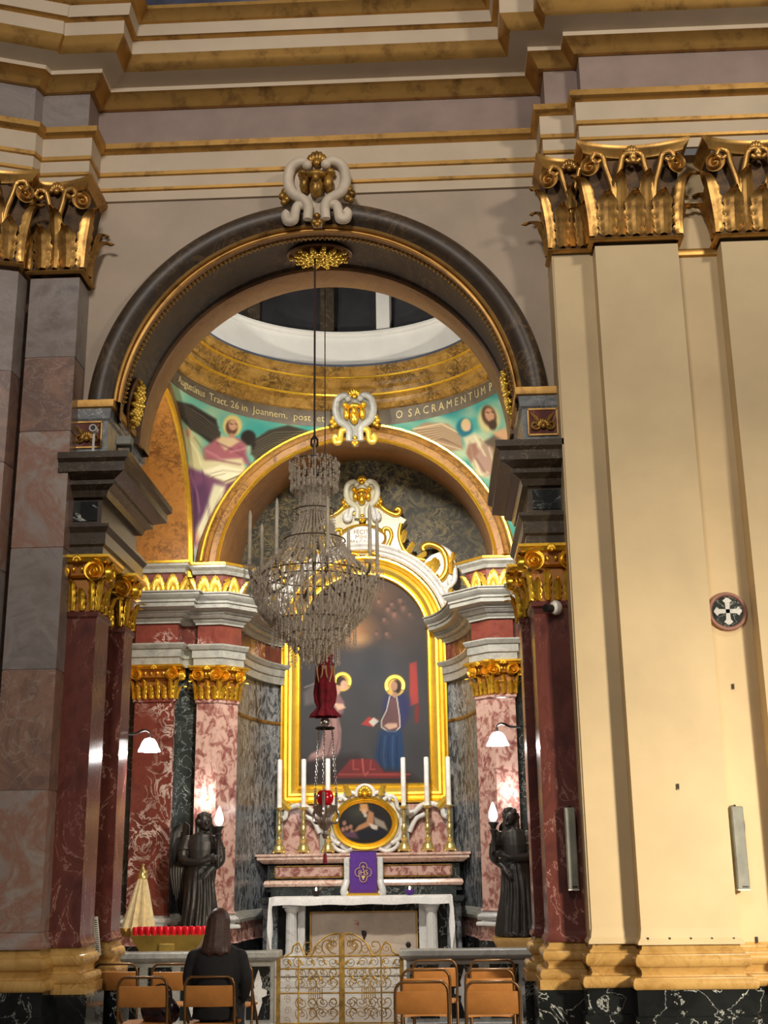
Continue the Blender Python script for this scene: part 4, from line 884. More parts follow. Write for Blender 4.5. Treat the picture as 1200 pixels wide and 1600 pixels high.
# marble predella behind the candles
pr = root('predella', (0,7.4,1.74), 'mottled marble predella panels behind the altar candlesticks', 'panel', world=True)
for s in (-1, 1):
    a, b = sorted((s*.62, s*1.22)); MB().box(a, b, 7.42, 7.60, 1.73, 2.42).build('marble_panel', 'pink_breccia', pr)
    for q in (.60, 1.24): MB().box(s*q-.05, s*q+.05, 7.36, 7.62, 1.73, 2.40).build('marble_strip', 'grey_white_marble', pr)
    P = bez([(s*(U(u,v,Y=7.36)[0]), 7.36, U(u,v,Y=7.36)[2]) for u, v in ((638,1276),(648,1268),(660,1258),(676,1256),(690,1262),(694,1274),(702,1276))], 6); MB().tube(P, .04, 8).build('marble_scroll', 'white_marble', pr, .9)
    P = bez([(s*(U(u,v,Y=7.36)[0]), 7.36, U(u,v,Y=7.36)[2]) for u, v in ((640,1300),(646,1286),(652,1278),(664,1272))], 6); MB().tube(P, .035, 8).build('marble_scroll', 'white_marble', pr, .9)
    o = obj('gilded_leaf', leaf_mesh('gilded_leaf', .16, .12, .7, 'gold_leaf'), pr); o.matrix_parent_inverse = Matrix.Translation(-Vector(pr['_w'])) @ Matrix.Translation((s*1.08, 7.34, 2.36)) @ Matrix.Rotation(s*.8,4,'Y')
# --- gradine
g = root('altar_gradine', (0,7.25,1.15), 'dark and pink marble gradine shelf above the altar table', 'altar shelf', world=True)
MB().sweep(pil_path(-1.36,1.36,7.02,7.6), [(0,1.22),(.02,1.22),(.02,1.27),(0,1.28),(0,1.58)]).build('core', 'green_black', g)
MB().sweep(pil_path(-1.40,1.40,7.0,7.6), [(0,1.60),(.03,1.61),(.05,1.63),(.10,1.66),(.10,1.70),(.12,1.705),(.12,1.735),(-.5,1.74)]).build('shelf', 'gradine_marble', g, .5)
MB().sweep(pil_path(-1.36,1.36,7.0,7.6), [(0,1.28),(.03,1.29),(.05,1.33),(.03,1.37),(.0,1.38)]).build('lower_moulding', 'gradine_marble', g, .5)
MB().sweep(pil_path(-1.30,1.30,6.95,7.6), [(0,1.15),(0,1.28)]).build('foot', 'green_black', g)
for s in (-1, 1):
    a, b = sorted((s*.30, s*1.24)); MB().cbox(a, b, 6.995, 7.03, 1.42, 1.56, .008).build('inlay_panel', 'pink_breccia', g)
    mb = MB()
    for (x0,x1,z0,z1) in ((a-.015,b+.015,1.56,1.575),(a-.015,b+.015,1.405,1.42),(a-.015,a,1.405,1.575),(b,b+.015,1.405,1.575)): mb.box(x0,x1,6.985,7.03,z0,z1)
    mb.build('panel_border', 'old_gold', g)
# tabernacle
tb = root('tabernacle', (.02,6.95,1.16), 'pale scrolled marble tabernacle in the middle of the gradine', 'tabernacle', world=True)
for s in (-1, 1):
    MB().cbox(.01+s*.235-.04, .01+s*.235+.04, 6.88, 7.02, 1.30, 1.68, .012).build('jamb', 'white_marble', tb)
    P = bez([(.01+s*.235,6.87,1.36),(.01+s*.25,6.84,1.30),(.01+s*.27,6.82,1.24),(.01+s*.27,6.83,1.20),(.01+s*.23,6.85,1.19)], 6); MB().tube(P, .05, 8).build('foot_scroll', 'white_marble', tb, .9)
MB().cbox(-.26,.28, 6.80, 7.02, 1.155, 1.20, .01).build('sill', 'gold', tb); MB().box(-.20,.22,6.92,7.02,1.2,1.72).build('door', 'old_gold', tb)
rows = []
for j in range(13):
    t = j/12; z = 1.74-.54*t
    rows.append([(.01-.185+.37*i/16, 6.875-.02*math.sin(t*2.2)-.006*math.sin(i*1.1+t), z if j else 1.745) for i in range(17)])
rows = [[(p[0], 7.0, 1.752) for p in rows[0]]] + [[(p[0], p[1], 1.752) for p in rows[0]]] + rows
ve = MB().grid(rows).build('tabernacle_veil', 'purple', smooth=1.); tag(ve, 'purple veil with a gold monogram hanging over the tabernacle', 'veil')
em = MB(); ez = 1.475; ex = .01; P = []
for k in range(4):
    a0 = PI/2*k
    for t in np.linspace(-1.9, 1.9, 14): P.append((ex+.062*math.cos(a0)+.052*math.cos(a0+t), 6.842, ez+.075*math.sin(a0)+.058*math.sin(a0+t)))
em.tube(P+[P[0]], .005, 5); em.build('emblem_outline', 'emblem', ve, .9)
flat_text('JHS', (ex, 6.845, ez-.005), .10, 'emblem', 'monogram', ve)
mb = MB(); mb.box(ex-.006,ex+.006,6.838,6.846,ez+.03,ez+.10); mb.box(ex-.025,ex+.025,6.838,6.846,ez+.065,ez+.077); mb.build('cross', 'emblem', ve)
mb = MB(); mb.prism([(ex-.03,ez-.045),(ex+.03,ez-.045),(ex,ez-.11)], 6.838, 6.846); mb.build('nails', 'emblem', ve)

# --- altar table
al = root('altar', (0,6.7,.2), 'dark marble altar with pale stone relief and white fluted columns', 'altar', world=True)
MB().box(-1.22,1.22,6.72,7.5,.36,1.08).build('body', 'black_vein', al)
MB().sweep(pil_path(-1.38,1.38,6.42,7.5), [(-.1,1.08),(.0,1.09),(.02,1.12),(.02,1.155),(-.4,1.16)]).build('mensa', 'green_black', al, .5)
for s in (-1, 1):
    a, b = sorted((s*1.16, s*1.36)); MB().cbox(a, b, 6.62, 7.4, .2, 1.08, .01).build('side_block', 'black_marble', al)
    c = MB(); nf = 14; prof = [(.105,.36),(.11,.38),(.10,.41),(.085,.43)]+[(.08-.008*t, .43+.53*t) for t in np.linspace(0,1,6)]+[(.085,.98),(.10,1.0),(.10,1.03)]
    rows = []
    for r, z in prof:
        rows.append([(s*.955+(r*(1-.07*(k % 2) if .43 <= z <= .97 else r))*0+(r*(1-(.07*(k % 2) if .43 <= z <= .97 else 0)))*math.cos(2*PI*k/28), 6.52+(r*(1-(.07*(k % 2) if .43 <= z <= .97 else 0)))*math.sin(2*PI*k/28), z) for k in range(28)])
    c.grid(rows, wrap=True); c.box(s*.955-.11, s*.955+.11, 6.41, 6.63, 1.03, 1.085); c.box(s*.955-.12, s*.955+.12, 6.40, 6.64, .30, .37); c.build('column', 'white_marble', al)
    MB().box(*sorted((s*.78, s*.88)), 6.60, 6.74, .36, 1.08).build('pilaster_strip', 'white_marble', al)
MB().cbox(-.70,.74,6.68,6.74,.40,.95,.01).build('relief_panel', 'relief_stone', al)
mb = MB()
for (x0,x1,z0,z1) in ((-.72,.76,.95,.965),(-.72,.76,.38,.40),(-.72,-.70,.38,.96),(.74,.76,.38,.96)): mb.box(x0,x1,6.67,6.73,z0,z1)
mb.build('panel_border', 'yellow_marble', al)
rows = [[(.05+.5*math.cos(PI*j/24)*(1+.1*i), 6.672-.012*math.sin(PI*i/6), .40+.16*math.sin(PI*j/24)*i/6) for j in range(25)] for i in range(7)]
MB().grid(rows).build('relief_hill', 'relief_stone', al, .9)
for (u, v, h) in ((568,1462,.13),(556,1446,.12),(637,1478,.07)):
    q = U(u, v, Y=6.67); mb = MB(); mb.tube(bez([(q[0],6.67,q[2]-h/2),(q[0]+.01,6.665,q[2]),(q[0]-.02,6.665,q[2]+h/2)],5), [.012]*11, 6); mb.ball((q[0]+.01,6.665,q[2]+h*.2), (.035,.012,.04), 8, 5); mb.build('relief_figure', 'gradine_marble' if v == 1446 else 'iron', al, .9)
# cloth over the mensa with drops at both ends
cl = MB(); rows = []
xs = [-1.235,-1.23]+list(np.linspace(-1.2,1.2,61))+[1.23,1.235]
def edge(x, k): return .075+.008*math.sin(x*7)+.006*math.sin(x*19)
prof = [(7.0,1.166),(6.45,1.166),(6.385,1.162),(6.375,1.14),(6.37,1.06)]
for y, z in prof: rows.append([(x, y+(.006*math.sin(x*23) if z < 1.15 else 0), z+(.006*math.sin(x*11) if z < 1.1 else 0)) for x in xs])
cl.grid(rows)
for s in (-1, 1):
    rows = []
    for j in range(15):
        t = j/14; z = 1.166-.72*t; rows.append([(s*(1.215+.04*min(1,t*5)+.018*math.sin(k*1.4+t*2)*t), 6.375+.6*k/12, z) for k in range(13)])
    cl.grid(rows)
    rows = []
    for j in range(15):
        t = j/14; z = 1.166-.72*t; rows.append([(s*(1.165+(.026-.010*t)*k+.03*min(1,t*5)+.010*math.sin(t*9+k)), 6.368-.014*math.sin(k*2.2+t*4), z-(.02*k*t)) for k in range(4)])
    cl.grid(rows)
tag(cl.build('altar_cloth', 'white_cloth', smooth=1.), 'white cloth draped over the altar table with long ends', 'altar cloth')
# steps
struct(MB().box(-3.1,3.1,2.28,5.3,-.02,.012).build('floor_chapel', 'step_marble'))
st = struct(MB().box(-2.3,2.3,5.3,7.8,0,.08).build('floor_step', 'step_marble'))
for k, (y, z) in enumerate(((5.62,.08),(5.95,.19),(6.28,.28))): MB().cbox(-1.75+.15*k,1.75-.15*k,y,7.7,z,z+.10,.012).build('step', 'step_marble', st)
# candlesticks and candles
cs = root('candlestick', (0,0,0), 'x', 'candlestick', 'tall brass candlesticks on the altar shelf')
prof = [(.0,.02),(.095,.02),(.10,.04),(.085,.06),(.075,.10),(.05,.13),(.035,.15),(.05,.17),(.055,.19),(.03,.21),(.022,.24),(.034,.28),(.045,.32),(.038,.36),(.022,.39),(.03,.41),(.022,.43),(.026,.50),(.032,.54),(.02,.57),(.026,.60)]
MB().lathe(prof, 12).build('stem', 'brass', cs, .8)
MB().lathe([(.026,.60),(.06,.62),(.075,.63),(.075,.645),(.03,.645),(.0,.645)], 16).build('drip_pan', 'brass', cs, .6)
for k in range(3):
    a = PI/2+2*PI*k/3; mb = MB().ball((.085*math.cos(a), .085*math.sin(a), .018), (.03,.03,.018), 8, 5); mb.ball((.06*math.cos(a), .06*math.sin(a), .07), (.025,.025,.04), 8, 5); mb.build('foot', 'brass', cs, .9)
cm = MB().lathe([(.0,0),(.036,0),(.036,.66),(.033,.68),(.012,.685),(0,.686)], 16).mesh('candle', 'wax', .6)
ords = ('leftmost','second from left','third from left','third from right','second from right','rightmost')
for k, (u, lab) in enumerate(zip((436,474,512.5,632,669,703.5), ords)):
    o = cs if k == 0 else copy_tree(cs); q = U(u, 1330, Y=7.14); o.location = (q[0], 7.14, 1.741); o.rotation_euler.z = 0
    o['label'] = 'ornate brass candlestick on the altar shelf, %s of six' % lab
    c = obj('candle', cm); c.location = (q[0], 7.14, 1.741+.646); tag(c, 'tall white candle in the %s altar candlestick' % lab, 'candle', 'six tall altar candles')
for u, lab in ((494,'left'),(640,'right')):
    q = U(u, 1388, Y=6.66); r = root('oil_lamp', (q[0],6.66,1.167), 'small dark oil bowl with a flame on the altar cloth, %s of the tabernacle' % lab, 'oil lamp', 'small oil bowls on the altar')
    MB().lathe([(0,.0),(.03,.0),(.06,.03),(.07,.07),(.065,.075),(.055,.04),(0,.03)], 16).build('bowl', 'purple' if lab == 'right' else 'iron', r, .8)
    MB().ball((0,0,.09), (.012,.012,.028), 8, 6).build('flame', 'flame', r, .9)
# ================================================================== hanging things
def glassy(name, c, tr=.55, rough=.08):
    m, nt, b = newmat(name); b.inputs['Base Color'].default_value = (*lin(c), 1); b.inputs['Roughness'].default_value = rough; b.inputs['Metallic'].default_value = .15
    b.inputs['Specular IOR Level'].default_value = 1.
    t = nt.nodes.new('ShaderNodeBsdfTransparent'); mx = nt.nodes.new('ShaderNodeMixShader'); mx.inputs[0].default_value = 1-tr
    nt.links.new(t.outputs[0], mx.inputs[1]); nt.links.new(b.outputs[0], mx.inputs[2]); nt.links.new(mx.outputs[0], nt.nodes['Material Output'].inputs[0]); return m
glassy('crystal', (226,216,200), .52, .1); plain('crystal_metal', (104,92,78), .4, .5); plain('tube_wax', (196,186,166), .5); plain('rope', (58,42,34), .8)
plain('velvet', (112,14,34), .85, 0, 14, .3); plain('velvet_trim', (196,160,110), .6); plain('bronze', (50,48,46), .4, .3, 5, .2)
CX, CY = -.045, .52
ch = root('chandelier', (CX,CY,3.4), 'large crystal chandelier with pale candle tubes hanging under the front arch', 'chandelier', world=True)
MB().tube([(CX+.0,CY,7.74),(CX,CY,5.60)], .011, 6).build('rope', 'rope', ch)
MB().tube([(CX,CY,5.62),(CX,CY,3.75)], .018, 8).build('stem', 'crystal_metal', ch)
mb = MB(); mb.tube([(CX,CY,5.70),(CX+.03,CY,5.66),(CX+.03,CY,5.60),(CX,CY,5.57),(CX-.03,CY,5.60),(CX-.03,CY,5.66),(CX,CY,5.70)], .012, 6); mb.build('hook', 'iron', ch, .9)
rnd = random.Random(4)
def ringtube(R, z, r=.007, name='crystal_ring', mat='crystal_metal'):
    MB().tube([(CX+R*math.cos(a), CY+R*math.sin(a), z) for a in np.linspace(0, 2*PI, 41)], r, 6).build(name, mat, ch, .9)
for R, z in ((.23,5.42),(.15,5.22),(.20,4.92),(.30,4.62),(.50,4.28),(.53,4.20),(.40,3.82),(.24,3.70)): ringtube(R, z)
def oct_(mb, c, r, h):
    v = [(c[0]+r,c[1],c[2]),(c[0],c[1]+r,c[2]),(c[0]-r,c[1],c[2]),(c[0],c[1]-r,c[2]),(c[0],c[1],c[2]+h),(c[0],c[1],c[2]-h)]
    mb.add(v, [(0,1,4),(1,2,4),(2,3,4),(3,0,4),(1,0,5),(2,1,5),(3,2,5),(0,3,5)])
def strand(n, L, r=.011, drop=True):
    mb = MB()
    for i in range(n): oct_(mb, (0,0,-L*(i+.5)/n*.86), r, L/n*.40)
    if drop: oct_(mb, (0,0,-L*.92), r*1.35, L*.09)
    return mb.mesh('crystal_strand', 'crystal')
def arc_strand(p, q, sag, n):
    mb = MB(); p, q = Vector(p), Vector(q)
    for i in range(n):
        t = (i+.5)/n; c = p.lerp(q, t); oct_(mb, (c.x, c.y, c.z-sag*math.sin(PI*t)), .011, .014)
    return mb
S1, S2, S3 = strand(9, .30), strand(7, .24), strand(6, .20)
def hang(me, R, z, n, off=0.):
    for k in range(n):
        a = 2*PI*k/n+off; o = obj('crystal_strand', me, ch); o.location = (CX+R*math.cos(a), CY+R*math.sin(a), z); o.rotation_euler.z = a
hang(S1, .23, 5.42, 26); hang(S2, .15, 5.2, 12); hang(S3, .20, 4.92, 14); hang(S2, .30, 4.62, 18); hang(S3, .53, 4.20, 40, .08)
hang(S2, .40, 3.82, 30); hang(S1, .24, 3.70, 20)
# net of beads from crown to the waist and from the main ring into the bowl (meridians), each chain a part
def meridian(prof, n, name='crystal_chain'):
    mb = MB(); prof = bez([(r, 0, z) for r, z in prof], 6)
    for i in range(len(prof)-1):
        for t in (.25, .75):
            p = Vector(prof[i]).lerp(Vector(prof[i+1]), t); oct_(mb, (p.x, 0, p.z), .012, .02)
    me = mb.mesh(name, 'crystal')
    for k in range(n):
        o = obj(name, me, ch); o.location = (CX, CY, 0); o.rotation_euler.z = 2*PI*k/n
meridian([(.16,5.22),(.10,5.05),(.14,4.85),(.26,4.60),(.40,4.42),(.51,4.30)], 34)
meridian([(.53,4.20),(.55,4.08),(.52,3.95),(.46,3.86),(.38,3.80)], 52)
meridian([(.38,3.80),(.32,3.72),(.22,3.64),(.10,3.58),(.02,3.56)], 30)
ds = MB(); rg = random.Random(9)
def shell_drops(prof, n, hh):
    for _ in range(n):
        t = rg.random()*(len(prof)-1); i = int(t); f = t-i; i2 = min(i+1, len(prof)-1); R = prof[i][0]*(1-f)+prof[i2][0]*f+rg.uniform(-.015,.02); z = prof[i][1]*(1-f)+prof[i2][1]*f; a = rg.uniform(0, 2*PI)
        oct_(ds, (CX+R*math.cos(a), CY+R*math.sin(a), z), rg.uniform(.006,.012), rg.uniform(hh*.5, hh))
shell_drops([(.16,5.22),(.10,5.05),(.14,4.85),(.26,4.60),(.40,4.42),(.51,4.30)], 900, .034)
shell_drops([(.53,4.22),(.56,4.08),(.53,3.95),(.47,3.86),(.38,3.78)], 1500, .036); shell_drops([(.38,3.80),(.32,3.70),(.22,3.60),(.12,3.50)], 800, .04)
shell_drops([(.23,5.44),(.23,5.25),(.20,5.12)], 420, .034); shell_drops([(.60,4.30),(.60,4.05)], 420, .03); shell_drops([(.10,3.6),(.06,3.42)], 160, .035)
so = ds.build('crystal_drops', 'crystal', ch); so['kind'] = 'stuff'
NA = 8
for k in range(NA):
    a = 2*PI*k/NA+.30; d = Vector((math.cos(a), math.sin(a), 0)); c0 = Vector((CX,CY,0))
    P = bez([c0+d*.30+Vector((0,0,4.24)), c0+d*.48+Vector((0,0,4.16)), c0+d*.60+Vector((0,0,4.22)), c0+d*.63+Vector((0,0,4.32))], 6); MB().tube(P, .013, 6).build('arm', 'crystal_metal', ch, .9)
    t = c0+d*.63; MB().lathe([(.015,4.30),(.05,4.33),(.065,4.345),(.05,4.35),(.02,4.36),(.022,4.42),(0,4.42)], 12, (t.x,t.y,0)).build('cup', 'crystal', ch, .8)
    MB().lathe([(0,4.40),(.019,4.40),(.017,4.84),(.012,4.87),(0,4.90)], 10, (t.x,t.y,0)).build('candle_tube', 'tube_wax', ch, .8)
    for j in range(5):
        b = 2*PI*j/5; o = obj('crystal_strand', S3, ch); o.location = (t.x+.055*math.cos(b), t.y+.055*math.sin(b), 4.335)
    mb = arc_strand(c0+d*.63+Vector((0,0,4.33)), c0+d*.29+Vector((0,0,4.62)), .10, 14); mb.build('crystal_chain', 'crystal', ch)
# sanctuary lamp in front of the altar, below its velvet cover
LX, LY = -.005, 1.22
sl = root('sanctuary_lamp', (LX,LY,1.6), 'hanging silver sanctuary lamp with ruby red glass and a wine velvet sleeve', 'hanging lamp', world=True)
MB().tube([(LX,LY,7.66),(LX,LY,3.75)], .006, 5).build('cord', 'rope', sl)
rows = []
for j, (z, r, fl) in enumerate(((3.70,.085,0),(3.62,.088,0),(3.45,.09,.02),(3.36,.10,.05),(3.24,.112,.08),(3.15,.10,.10),(3.10,.075,.14),(3.06,.10,.16),(3.02,.135,.18),(3.0,.14,.18))):
    rows.append([(LX+r*(1+fl*math.sin(9*a))*math.cos(a), LY+r*(1+fl*math.sin(9*a))*math.sin(a), z) for a in np.linspace(0, 2*PI, 60, False)])
MB().grid(rows, wrap=True).build('velvet_sleeve', 'velvet', sl, .9)
MB().lathe([(.0,3.74),(.05,3.73),(.088,3.71),(.092,3.695),(.088,3.68)], 24, (LX,LY,0)).build('cap', 'brass', sl, .6); MB().lathe([(.09,3.655),(.094,3.65),(.094,3.63),(.09,3.625)], 24, (LX,LY,0)).build('trim_band', 'velvet_trim', sl)
for k in range(6):
    a = 2*PI*k/6; P = bez([(LX+.096*math.cos(a+t), LY+.096*math.sin(a+t), z) for t, z in ((-.35,3.50),(-.3,3.42),(-.1,3.36),(0.,3.335),(.1,3.36),(.3,3.42),(.35,3.50))], 4); MB().tube(P, .008, 5).build('braid', 'velvet_trim', sl, .9)
MB().ball((LX,LY,2.95), (.05,.05,.045)).build('crystal_ball', 'silver', sl, .9); MB().lathe([(.09,2.90),(.10,2.89),(.09,2.88)], 20, (LX,LY,0)).build('chain_ring', 'iron', sl)
mbk = MB().tube([(0,0,.02),(.008,0,.01),(.008,0,-.01),(0,0,-.02),(-.008,0,-.01),(-.008,0,.01),(0,0,.02)], .0035, 4); lk = mbk.mesh('chain_link', 'silver')
for k in range(3):
    a = 2*PI*k/3+.5
    for j in range(22):
        t = j/21; R = .075+.045*t; o = obj('chain_link', lk, sl); o.location = (LX+R*math.cos(a), LY+R*math.sin(a), 2.89-.62*t); o.rotation_euler.z = (j % 2)*PI/2
MB().lathe([(0,2.15),(.05,2.15),(.075,2.18),(.085,2.22),(.075,2.27),(.055,2.29)], 20, (LX,LY,0)).build('red_glass', 'red_glass', sl, .9)
MB().lathe([(0,1.83),(.02,1.84),(.035,1.88),(.02,1.91),(.05,1.94),(.07,1.99),(.045,2.03),(.09,2.07),(.115,2.12),(.12,2.145),(.10,2.15),(.06,2.15)], 20, (LX,LY,0)).build('silver_bowl', 'silver', sl, .8)
for k in range(3):
    a = 2*PI*k/3+.5; P = bez([(LX+r*math.cos(a), LY+r*math.sin(a), z) for r, z in ((.06,1.98),(.12,1.99),(.14,2.06),(.12,2.12),(.12,2.27))], 5); MB().tube(P, .014, 6).build('handle', 'silver', sl, .9)
MB().lathe([(0,1.60),(.022,1.605),(.016,1.69),(.01,1.70),(0,1.70)], 10, (LX,LY,0)).build('tassel', 'velvet', sl); MB().tube([(LX,LY,1.69),(LX,LY,1.84)], .004, 5).build('tassel_link', 'silver', sl)

# ================================================================== figures
def remeshed(mb, name, mat, voxel, smooth=3, parent=None, decim=0):
    me = mb.mesh(name, mat); o = bpy.data.objects.new('tmp', me); col.objects.link(o)
    r = o.modifiers.new('r', 'REMESH'); r.mode = 'VOXEL'; r.voxel_size = voxel
    s = o.modifiers.new('s', 'SMOOTH'); s.iterations = smooth; s.factor = .5
    bpy.context.view_layer.update()
    m2 = bpy.data.meshes.new_from_object(o.evaluated_get(bpy.context.evaluated_depsgraph_get())); bpy.data.objects.remove(o)
    m2.name = name; m2.shade_smooth(); m2.materials.clear(); m2.materials.append(MATS[mat]); return obj(name, m2, parent)
def limb(mb, pts, rr, n=10):
    mb.tube(bez(pts, 5), [float(np.interp(i, np.linspace(0, (len(pts)-1)*5, len(rr)), rr)) for i in range((len(pts)-1)*5+1)], n)
    mb.ball(pts[0], rr[0], 10, 6); mb.ball(pts[-1], rr[-1], 10, 6)
def hand(mb, p, d, side, k=1.):
    """palm with five bent fingers; d: pointing direction, side: towards the thumb"""
    p = Vector(p); d = Vector(d).normalized(); sd = Vector(side); sd = (sd-d*sd.dot(d)).normalized(); nn = d.cross(sd)
    for t in np.linspace(0, 1, 4):
        for q in (-1, 0, 1): mb.ball(p+d*(.07*k*t)+sd*(q*.022*k), (.019*k,)*3, 7, 5)
    for i, L in enumerate((.062, .074, .070, .055)):
        b = p+d*(.075*k)+sd*((1.5-i)*.019*k); P = [b, b+d*(L*.45*k)-nn*.004*k, b+d*(L*.8*k)-nn*.02*k, b+d*(L*.95*k)-nn*.04*k]; mb.tube([tuple(x) for x in P], [.0095*k, .009*k, .008*k, .007*k], 6)
    b = p+d*(.02*k)+sd*(.028*k); mb.tube([tuple(b), tuple(b+sd*.022*k+d*.022*k), tuple(b+sd*.026*k+d*.05*k-nn*.012*k)], [.012*k, .011*k, .008*k], 6)
def angel(s):
    """bronze angel holding a torch lamp; modelled facing -Y with the torch on +X (mirrored for s=-1), base at z=0, height 1.53"""
    m = MB(); X = lambda x: s*x
    # robe: lofted rings with folds
    rows = []
    sec = [(.0,.20,.17,.02),(.05,.205,.175,.02),(.2,.195,.165,.015),(.45,.175,.15,.0),(.65,.165,.14,-.01),(.80,.160,.13,-.01),(.86,.15,.12,0),(.92,.135,.11,.0),(.97,.14,.11,0),(1.08,.155,.115,.0),(1.18,.16,.11,.0),(1.25,.13,.095,.0),(1.29,.07,.07,.01)]
    for z, rx, ry, cx in sec:
        fl = .085*max(0, 1-z/.85)+.012
        rows.append([(X(cx)+rx*(1+fl*math.sin(11*a+z*3)+.5*fl*math.sin(17*a))*math.cos(a), ry*(1+fl*math.sin(11*a+z*3)+.5*fl*math.sin(17*a))*math.sin(a), z) for a in np.linspace(0, 2*PI, 64, False)])
    m.grid(rows, wrap=True); n0 = len(m.v); m.f.append(tuple(range(n0-len(rows)*64, n0-len(rows)*64+64))); m.m.append(0); m.f.append(tuple(range(n0-64, n0))); m.m.append(0)
    m.lathe([(.0,.93),(.15,.93),(.165,.905),(.15,.88),(.0,.88)], 24, sy=.78)                       # sash
    for k in range(7):                                                                            # long folds
        a = -PI*(.12+.76*k/6); P = [(X(.0)+.14*math.cos(a)*1.0, .12*math.sin(a), .84), (.165*math.cos(a+.08), .15*math.sin(a+.08), .5), (.20*math.cos(a-.05), .175*math.sin(a-.05), .03)]; limb(m, P, [.012,.022,.026], 8)
    limb(m, [(X(.0),-.01,1.25),(X(.015),-.02,1.34)], [.055,.05])
    # head, turned towards the torch
    hc = Vector((X(.03),-.03,1.425)); m.ball(hc, (.078,.088,.10), 16, 12); fd = Vector((X(.45),-.89,-.08)).normalized(); sdv = Vector((fd.y,-fd.x,0)).normalized()
    m.ball(hc+fd*.035+Vector((0,0,-.06)), (.05,.05,.045), 12, 8)
    limb(m, [tuple(hc+fd*.082+Vector((0,0,.02))), tuple(hc+fd*.098+Vector((0,0,-.02)))], [.010,.016], 8)   # nose
    m.ball(hc+fd*.078+Vector((0,0,-.052)), (.022,.018,.010), 8, 6); m.ball(hc+fd*.074+Vector((0,0,-.083)), (.022,.022,.018), 8, 6)
    for q in (-1, 1):
        m.ball(hc+fd*.070+sdv*q*.03+Vector((0,0,.028)), (.022,.014,.009), 8, 6); m.ball(hc+sdv*q*.078, (.014,.02,.028), 8, 6)
    rr = random.Random(3)
    for k in range(64):                                                                           # curls
        a = rr.uniform(0, 2*PI); e = rr.uniform(-.2, 1.4); d = Vector((math.cos(a)*math.cos(e), math.sin(a)*math.cos(e), math.sin(e)))
        if d.dot(fd) > .48 and e < .75: continue
        m.ball(hc+Vector((d.x*.085,d.y*.095,d.z*.102)), rr.uniform(.018,.028), 7, 5)
    for q in (-1, 1):
        for k in range(5): m.ball(hc+sdv*q*.075-fd*.02+Vector((0,0,-.03-.03*k)), .026, 7, 5)
    # arms: both reach across to the torch
    limb(m, [(X(-.165),-.01,1.20),(X(-.195),-.03,1.06),(X(-.165),-.10,.95),(X(.02),-.185,.93),(X(.13),-.20,.965)], [.062,.06,.05,.042,.03])
    limb(m, [(X(.165),-.01,1.20),(X(.215),-.03,1.05),(X(.225),-.07,.93),(X(.16),-.15,.85),(X(.11),-.19,.80)], [.062,.058,.05,.042,.032])
    m.lathe([(.06,0),(.078,.012),(.06,.024)], 14, (X(-.19),-.02,1.08)); m.lathe([(.06,0),(.078,.012),(.06,.024)], 14, (X(.205),-.02,1.08))
    hand(m, (X(.12),-.205,.965), (X(1),-.1,.15), (0,-.2,1), 1.0); hand(m, (X(.11),-.20,.80), (X(-.4),-.5,-.6), (X(-1),0,0), .95)
    m.ball((X(-.06),-.15,.02), (.05,.10,.03), 10, 6); m.ball((X(.07),-.13,.02), (.05,.10,.03), 10, 6)
    m.v = [(p[0]*1.14, p[1]*1.12, p[2]) for p in m.v]
    return m
def wing_mesh(s):
    mb = MB(); rows = []
    prof = [(1.43,.02,.16),(1.40,-.04,.20),(1.30,-.06,.22),(1.1,-.06,.22),(.85,-.03,.19),(.6,.0,.15),(.40,.02,.11),(.28,.03,.04)]
    for z, x0, wd in prof:
        rows.append([(s*(-.14-x0*0-.02-wd*t), .10+.06*math.sin(PI*t)+.02*math.sin(t*20+z*9)*(1 if z < 1.2 else .4), z-.12*abs(t-.45)*(1 if z > 1.35 else .4)) for t in np.linspace(0, 1, 13)])
    back = [[(p[0], p[1]+.04, p[2]) for p in r] for r in rows]; mb.grid(rows); mb.grid(back); mb.grid([rows[0], back[0]]); mb.grid([rows[-1], back[-1]]); mb.grid([[r[0] for r in rows],[r[0] for r in back]]); mb.grid([[r[-1] for r in rows],[r[-1] for r in back]])
    for k in range(7):
        x = s*(-.17-.03*k); P = bez([(x,.10,1.05-.03*k),(x-.005*s,.085,.8),(x+s*(.01*k-.02),.09,.42+.02*k)], 5); mb.tube(P, [.02,.022,.022,.022,.022,.022,.02,.016,.012,.008,.004], 6)
    return mb
